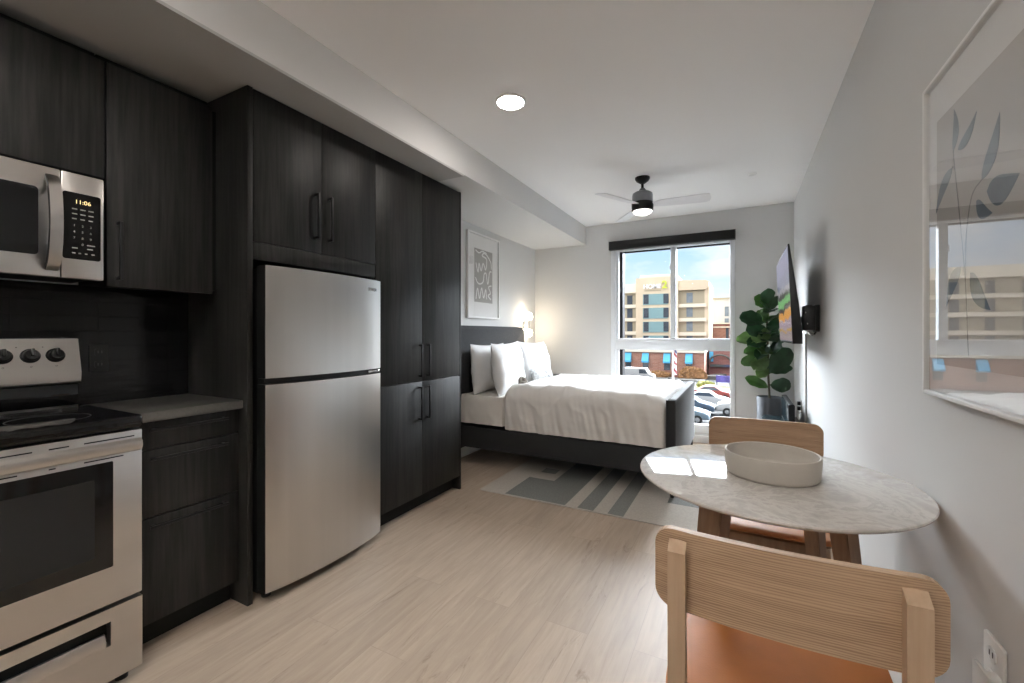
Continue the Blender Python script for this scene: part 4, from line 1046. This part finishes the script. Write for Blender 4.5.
for k in range(5):
    zt = 10.1 - k * 3.08
    MB().box(-19.5, -14.2, 99.85, 100, zt - 2.4, zt).build('teal_panel', 'teal', h)
    for x in (-19.35, -15.1):
        MB().box(x, x + 1.1, 99.8, 99.85, zt - 2.2, zt - .05).build('window', 'darkglass', h)
    MB().box(-62, -21.1, 100.8, 101.2, zt - 2.9, zt - 2.15).build('balcony_band', 'creamlight', h)
    MB().box(-12.1, -6.6, 100.6, 101.2, zt - 3.1, zt - 2.35).build('balcony_band', 'creamlight', h)
    for x in (-10.5,): MB().box(x, x + 1.25, 101.1, 101.2, zt - 2.1, zt + .05).build('window', 'paleglass', h)
    for x in (-23.3, -27.6, -32, -36.4, -40.8, -45.2):
        MB().box(x, x + 1.2, 101.1, 101.2, zt - 2.1, zt).build('window', 'darkglass', h)
sg = text_bm('HOME', 1.35, .12, .03)
b = MB(); b.merge(sg, Matrix.Translation((-17.5, 99.82, 11.75)) @ Matrix.Rotation(PI / 2, 4, 'X')); b.build('sign_letters', 'signwhite', h)
sg = text_bm('2', 2.3, .12, .06)
b = MB(); b.merge(sg, Matrix.Translation((-14.85, 99.82, 12.0)) @ Matrix.Rotation(PI / 2, 4, 'X')); b.build('sign_numeral', 'lime', h)
MB().box(-19.2, -15.6, 99.9, 100, 10.75, 11.0).build('sign_ledge', 'beige', h)

h = thing('white_building', (0, 135, GZ), 'plain white block far behind the hotel on its right', 'building')
MB().box(-9, 14, 130, 142, GZ, 10.6).build('wall', 'whitewall', h); MB().box(-9, 14, 129.7, 142, 10.6, 11.0).build('coping', 'beige', h)
for z in (8.0, 4.8): 
    for x in (-3.9, .5): MB().box(x, x + 1.0, 129.9, 130, z - 2, z + .6).build('window', 'paleglass', h)
h = thing('brick_block', (0, 120, GZ), 'red brick block with pale bands right of the hotel', 'building')
MB().box(-7.2, 14, 115.3, 128, GZ, 2.6).build('wall', 'brick', h)
for z in (3.9, 3.0): MB().box(-7.3, 14, 115.0, 128, z - .3, z).build('band', 'creamlight', h)
MB().box(-7.2, 14, 115.4, 128, 2.6, 3.9).build('upper_wall', 'brickb', h)
MB().box(-3.2, -2.6, 115.2, 115.3, .1, 2.6).build('window', 'darkglass', h)
MB().box(-6.6, -6.3, 114.7, 114.98, GZ, 5.6).build('downpipe', 'signwhite', h)

h = thing('brick_shopfront', (-22, 74, GZ), 'low red brick building with bright blue awnings across the road', 'building')
MB().box(-45, -4.8, 70, 82, GZ, -1.62).build('wall', 'brick', h)
MB().box(-45.1, -4.7, 69.7, 82, -1.62, -1.2).build('cornice', 'creamlight', h)
MB().box(-44.9, -4.8, 69.9, 70, GZ, -4.9).build('plinth', 'brickb', h)
for x in (-32.5, -28.5, -24.3, -20.5, -16.45, -13.75, -10.55, -7.4):
    b = MB(); b.prism([(69.98, -1.75), (69.98, -3.25), (69.3, -3.25), (69.25, -3.0)], 'x', x, x + 1.0); b.build('awning', 'awning', h)
    MB().box(x + .05, x + .95, 69.93, 70, -4.35, -3.2).build('window', 'darkglass', h)
h = thing('brick_annex', (0, 80, GZ), 'shaded red brick annex with an arched porch at the right of the view', 'building')
MB().box(-4.6, 12, 76, 86, GZ, -.9).build('wall', 'brickb', h)  # shade of the annex painted in by the darker brick
b = MB(); b.tube([(-4.4 + 1.5 - 1.5 * math.cos(t), 75.5, -3.2 + 1.1 * math.sin(t)) for t in [PI * k / 12 for k in range(13)]], .14, 8); b.build('porch_arch', 'concrete', h)
b = MB(); b.box(-4.4, -1.4, 75.4, 75.9, -4.0, -3.6); b.build('porch_canopy', 'darkglass', h)
MB().box(-4.5, -3.9, 75.9, 76, -3.2, -1.6).build('awning', 'awning', h)
b = MB(); b.prism([(-5.4, 70.0), (-3.2, 70.0), (-2.0, 75.3), (-3.0, 75.3)], 'z', GZ, GZ + .5)
struct(b.build('ramp', 'concrete'))

def shrub(c, r, m, label, seed):
    b = MB(); q = bmesh.new(); bmesh.ops.create_icosphere(q, subdivisions=4, radius=1)
    for v in q.verts:
        n = v.co.normalized(); k = 1 + .28 * nz(n.x * 3 + seed, n.y * 3, n.z * 3) + .18 * nz(n.x * 9, n.y * 9 + seed, n.z * 9)
        v.co = Vector((n.x * r[0] * k, n.y * r[1] * k, max(0, n.z * r[2] * k + r[2] * .3)))
    b.merge(q); bmesh.ops.translate(b.bm, verts=b.bm.verts, vec=c)
    return tag(b.build('shrub', m, origin=c), label, 'shrub', 'shrubs outside')
shrub((-16.6, 69.0, GZ + .15), (2.2, .5, .85), 'shrub', 'russet hedge under the leftmost blue awning outside', 1)
shrub((-11.2, 69.0, GZ + .15), (1.9, .5, .7), 'shrub', 'russet hedge under the blue awnings left of the flagpole', 2)
shrub((-6.4, 68.9, GZ + .15), (1.8, .6, 1.3), 'shrub', 'taller russet shrub at the brick corner right of the flagpole', 3)
shrub((-3.7, 56.5, GZ + .081), (1.1, .8, .75), 'shrubg', 'olive green shrub just behind the red car', 4)

c = thing('flagpole', (-8.0, 61, GZ), 'white flagpole with a furled striped flag outside the window', 'flagpole')
MB().cyl((-8.0, 61, GZ), (-8.0, 61, 1.5), .13, .10, 14).build('pole', 'signwhite', c)
b = MB()
def flag(u, v):
    z = -.6 - u * 3.6; a = v * 2 * PI; r = .10 + .10 * (.5 + .5 * math.sin(a * 2 + z * 3))
    return (-7.72 + r * math.cos(a) + .03 * math.sin(z * 4), 61 + r * math.sin(a), z)
b.grid(flag, 36, 20)
for f in b.bm.faces:
    ce = f.calc_center_median(); k = math.sin(ce.z * 6 + math.atan2(ce.y - 61, ce.x + 7.72) * 1.0)
    f.material_index = 1 if k > .35 else (2 if ce.z > -1.6 and k < -.3 else 0)
b.build('flag', ['signwhite', 'flagred', 'flagblue'], c)
tag(MB().lathe([(.16, 0), (.16, .9), (.1, 1.0), (.02, 1.02)], (-8.4, 60.2, GZ), 14).build('bollard', 'tyre', origin=(-8.4, 60.2, GZ)), 'short dark bollard at the roadside left of the flagpole', 'bollard')

b = MB(); b.box(-2.85, 6, 61.6, 61.7, GZ + .5, GZ + 1.35)
c = thing('banner_fence', (1.5, 61.7, GZ), 'purple banner fence along the grass outside', 'fence')
b.build('banner', 'purple', c)
for x in (-2.8, -1.3, .2, 1.7, 3.2, 4.7): MB().box(x, x + .1, 61.72, 61.8, GZ, GZ + 1.4).build('post', 'darkglass', c)

def make_car(loc, rz, m, label, van=False):
    c = thing('car', loc, label, 'car', 'parked cars', local=True)
    L = 2.15
    if van: side = [(-L, .35), (-L, 1.0), (-L + .1, 1.9), (1.0, 1.9), (1.45, 1.15), (2.1, .95), (L, .35)]
    else: side = [(-L, .35), (-L + .02, .85), (-1.75, .98), (-1.15, 1.05), (-.55, 1.42), (.45, 1.44), (1.05, 1.02), (1.85, .86), (L - .02, .7), (L, .35)]
    b = MB(); b.prism(side, 'y', -.86, .86, .09); b.build('body', m, c, angle=50)
    gl = [(-1.0, 1.08), (-.52, 1.36), (.42, 1.38), (.88, 1.06)] if not van else [(.15, 1.15), (.15, 1.75), (.95, 1.75), (1.3, 1.18)]
    for s in (-1, 1):
        y0, y1 = sorted((s * .855, s * .865)); MB().prism(gl, 'y', y0, y1).build('side_window', 'darkglass', c)
    for x in (-1.35, 1.35):
        for s in (-1, 1):
            w = MB(); mt = Matrix.Translation((x, s * .80, .33)) @ Matrix.Rotation(PI / 2, 4, 'X')
            q = MB(); q.lathe([(.18, -.09), (.32, -.09), (.33, -.06), (.33, .06), (.32, .09), (.18, .09)], n=28); w.merge(q.bm, mt)
            wh = w.build('wheel', 'tyre', c)
            w = MB(); q = MB(); q.lathe([(.17, -.1), (.17, .1)], n=20); w.merge(q.bm, mt); w.build('hubcap', 'chrome', wh)
    for s in (-1, 1):
        MB().box(L - .06, L + .01, s * .62 - .18, s * .62 + .18, .62, .76, .02).build('headlight', 'signwhite', c)
    c.rotation_euler = (0, 0, rz); return c
make_car((-2.95, 43.6, GZ + .02), 0, 'carwhite', 'white sedan seen side-on in the second row of the car park')
make_car((-2.75, 48.4, GZ + .02), 0, 'carred', 'red car in the back row of the car park')
make_car((-4.05, 39.6, GZ + .02), .0, 'carblue', 'blue-grey car in front of the white sedan')
make_car((.35, 40.2, GZ + .02), 0, 'carwhite', 'white car cut by the right side of the window, beside the blue-grey car')
make_car((-4.2, 35.6, GZ + .02), 0, 'carpale', 'pale blue car nearest the window, low in the view')
make_car((-12.8, 62.9, GZ), 0, 'carwhite', 'white van on the road at the left of the view', van=True)

# ------------------------------------------------------------------ light
w = bpy.data.worlds.new('sky'); scene.world = w; w.use_nodes = True
nt = w.node_tree; N, L = nt.nodes, nt.links; N.clear()
out = N.new('ShaderNodeOutputWorld'); bg = N.new('ShaderNodeBackground'); L.new(bg.outputs[0], out.inputs[0])
tc = N.new('ShaderNodeTexCoord'); sp = N.new('ShaderNodeSeparateXYZ'); L.new(tc.outputs['Generated'], sp.inputs[0])
ramp = N.new('ShaderNodeValToRGB'); e = ramp.color_ramp.elements
e[0].position = 0; e[0].color = (.80, .87, .93, 1); e[1].position = .24; e[1].color = (.36, .64, .98, 1)
x = e.new(.06); x.color = (.78, .87, .95, 1); x = e.new(.16); x.color = (.48, .70, .94, 1)
L.new(sp.outputs[2], ramp.inputs[0])
mp = N.new('ShaderNodeMapping'); mp.inputs['Scale'].default_value = (3, 3, 9); L.new(tc.outputs['Generated'], mp.inputs[0])
cl = N.new('ShaderNodeTexNoise'); cl.inputs['Scale'].default_value = 2.2; cl.inputs['Detail'].default_value = 6; cl.inputs['Roughness'].default_value = .55; L.new(mp.outputs[0], cl.inputs['Vector'])
cr = N.new('ShaderNodeMapRange'); cr.inputs['From Min'].default_value = .42; cr.inputs['From Max'].default_value = .68; L.new(cl.outputs[0], cr.inputs[0])
mx = N.new('ShaderNodeMix'); mx.data_type = 'RGBA'; mx.inputs[7].default_value = (.9, .93, .96, 1)
L.new(cr.outputs[0], mx.inputs[0]); L.new(ramp.outputs[0], mx.inputs[6])
# bright band added to the sky above the view to boost the window light
dk = N.new('ShaderNodeMapRange'); dk.interpolation_type = 'SMOOTHSTEP'; dk.inputs['From Min'].default_value = .186; dk.inputs['From Max'].default_value = .22
L.new(sp.outputs[2], dk.inputs[0])
m2 = N.new('ShaderNodeMix'); m2.data_type = 'RGBA'; m2.inputs[7].default_value = (.86, .93, 1., 1); L.new(dk.outputs[0], m2.inputs[0]); L.new(mx.outputs[2], m2.inputs[6])
L.new(m2.outputs[2], bg.inputs[0])
fy = N.new('ShaderNodeMapRange'); fy.interpolation_type = 'SMOOTHSTEP'; fy.inputs['From Min'].default_value = -.1; fy.inputs['From Max'].default_value = .45
fy.inputs['To Min'].default_value = 1.5; fy.inputs['To Max'].default_value = 40; L.new(sp.outputs[1], fy.inputs[0])
st = N.new('ShaderNodeMapRange'); st.inputs['To Min'].default_value = .74; up = N.new('ShaderNodeMapRange'); up.interpolation_type = 'SMOOTHSTEP'; up.inputs['From Min'].default_value = .5; up.inputs['From Max'].default_value = .72
up.inputs['To Min'].default_value = 1; up.inputs['To Max'].default_value = .07; L.new(sp.outputs[2], up.inputs[0])
um = N.new('ShaderNodeMath'); um.operation = 'MULTIPLY'; L.new(fy.outputs[0], um.inputs[0]); L.new(up.outputs[0], um.inputs[1])
ux = N.new('ShaderNodeMath'); ux.operation = 'MAXIMUM'; ux.inputs[1].default_value = 1.3; L.new(um.outputs[0], ux.inputs[0])
L.new(ux.outputs[0], st.inputs['To Max']); L.new(dk.outputs[0], st.inputs[0])
L.new(st.outputs[0], bg.inputs['Strength'])

sun = bpy.data.lights.new('sun', 'SUN'); sun.energy = .75; sun.angle = .05; sun.color = (1, .95, .88)
so = bpy.data.objects.new('sun', sun); COL.objects.link(so); so.rotation_euler = Euler((math.radians(48), 0, math.radians(-35)))
# the added sky band is brightest ahead of the window
po = bpy.data.lights.new('window_portal', 'AREA'); po.shape = 'RECTANGLE'; po.size = 1.3; po.size_y = 2.1; po.cycles.is_portal = True
pp = bpy.data.objects.new('window_portal', po); COL.objects.link(pp); pp.location = (-.72, YB + .16, 1.2); pp.rotation_euler = (-PI / 2, 0, 0)

# ------------------------------------------------------------------ camera
cam = bpy.data.cameras.new('camera'); co = bpy.data.objects.new('camera', cam); COL.objects.link(co)
co.location = (0, 0, 1.2); co.rotation_euler = (PI / 2, 0, math.atan(229 / 433))
cam.sensor_fit = 'HORIZONTAL'; cam.sensor_width = 36; cam.lens = 36 * 433 / 1024; cam.shift_y = -7.5 / 1024
cam.clip_start = .02; cam.clip_end = 400
scene.camera = co

vs = scene.view_settings
scene.display_settings.display_device = 'sRGB'
vs.view_transform = 'Standard'; vs.look = 'None'; vs.gamma = 1; vs.use_curve_mapping = False
vs.exposure = 0.78
cy = scene.cycles
cy.max_bounces = 14; cy.diffuse_bounces = 8; cy.glossy_bounces = 5; cy.transparent_max_bounces = 12
cy.caustics_reflective = False; cy.caustics_refractive = False; cy.sample_clamp_indirect = 6
cy.use_denoising = True
for o in list(bpy.data.objects):
    if '_local' in o: del o['_local']
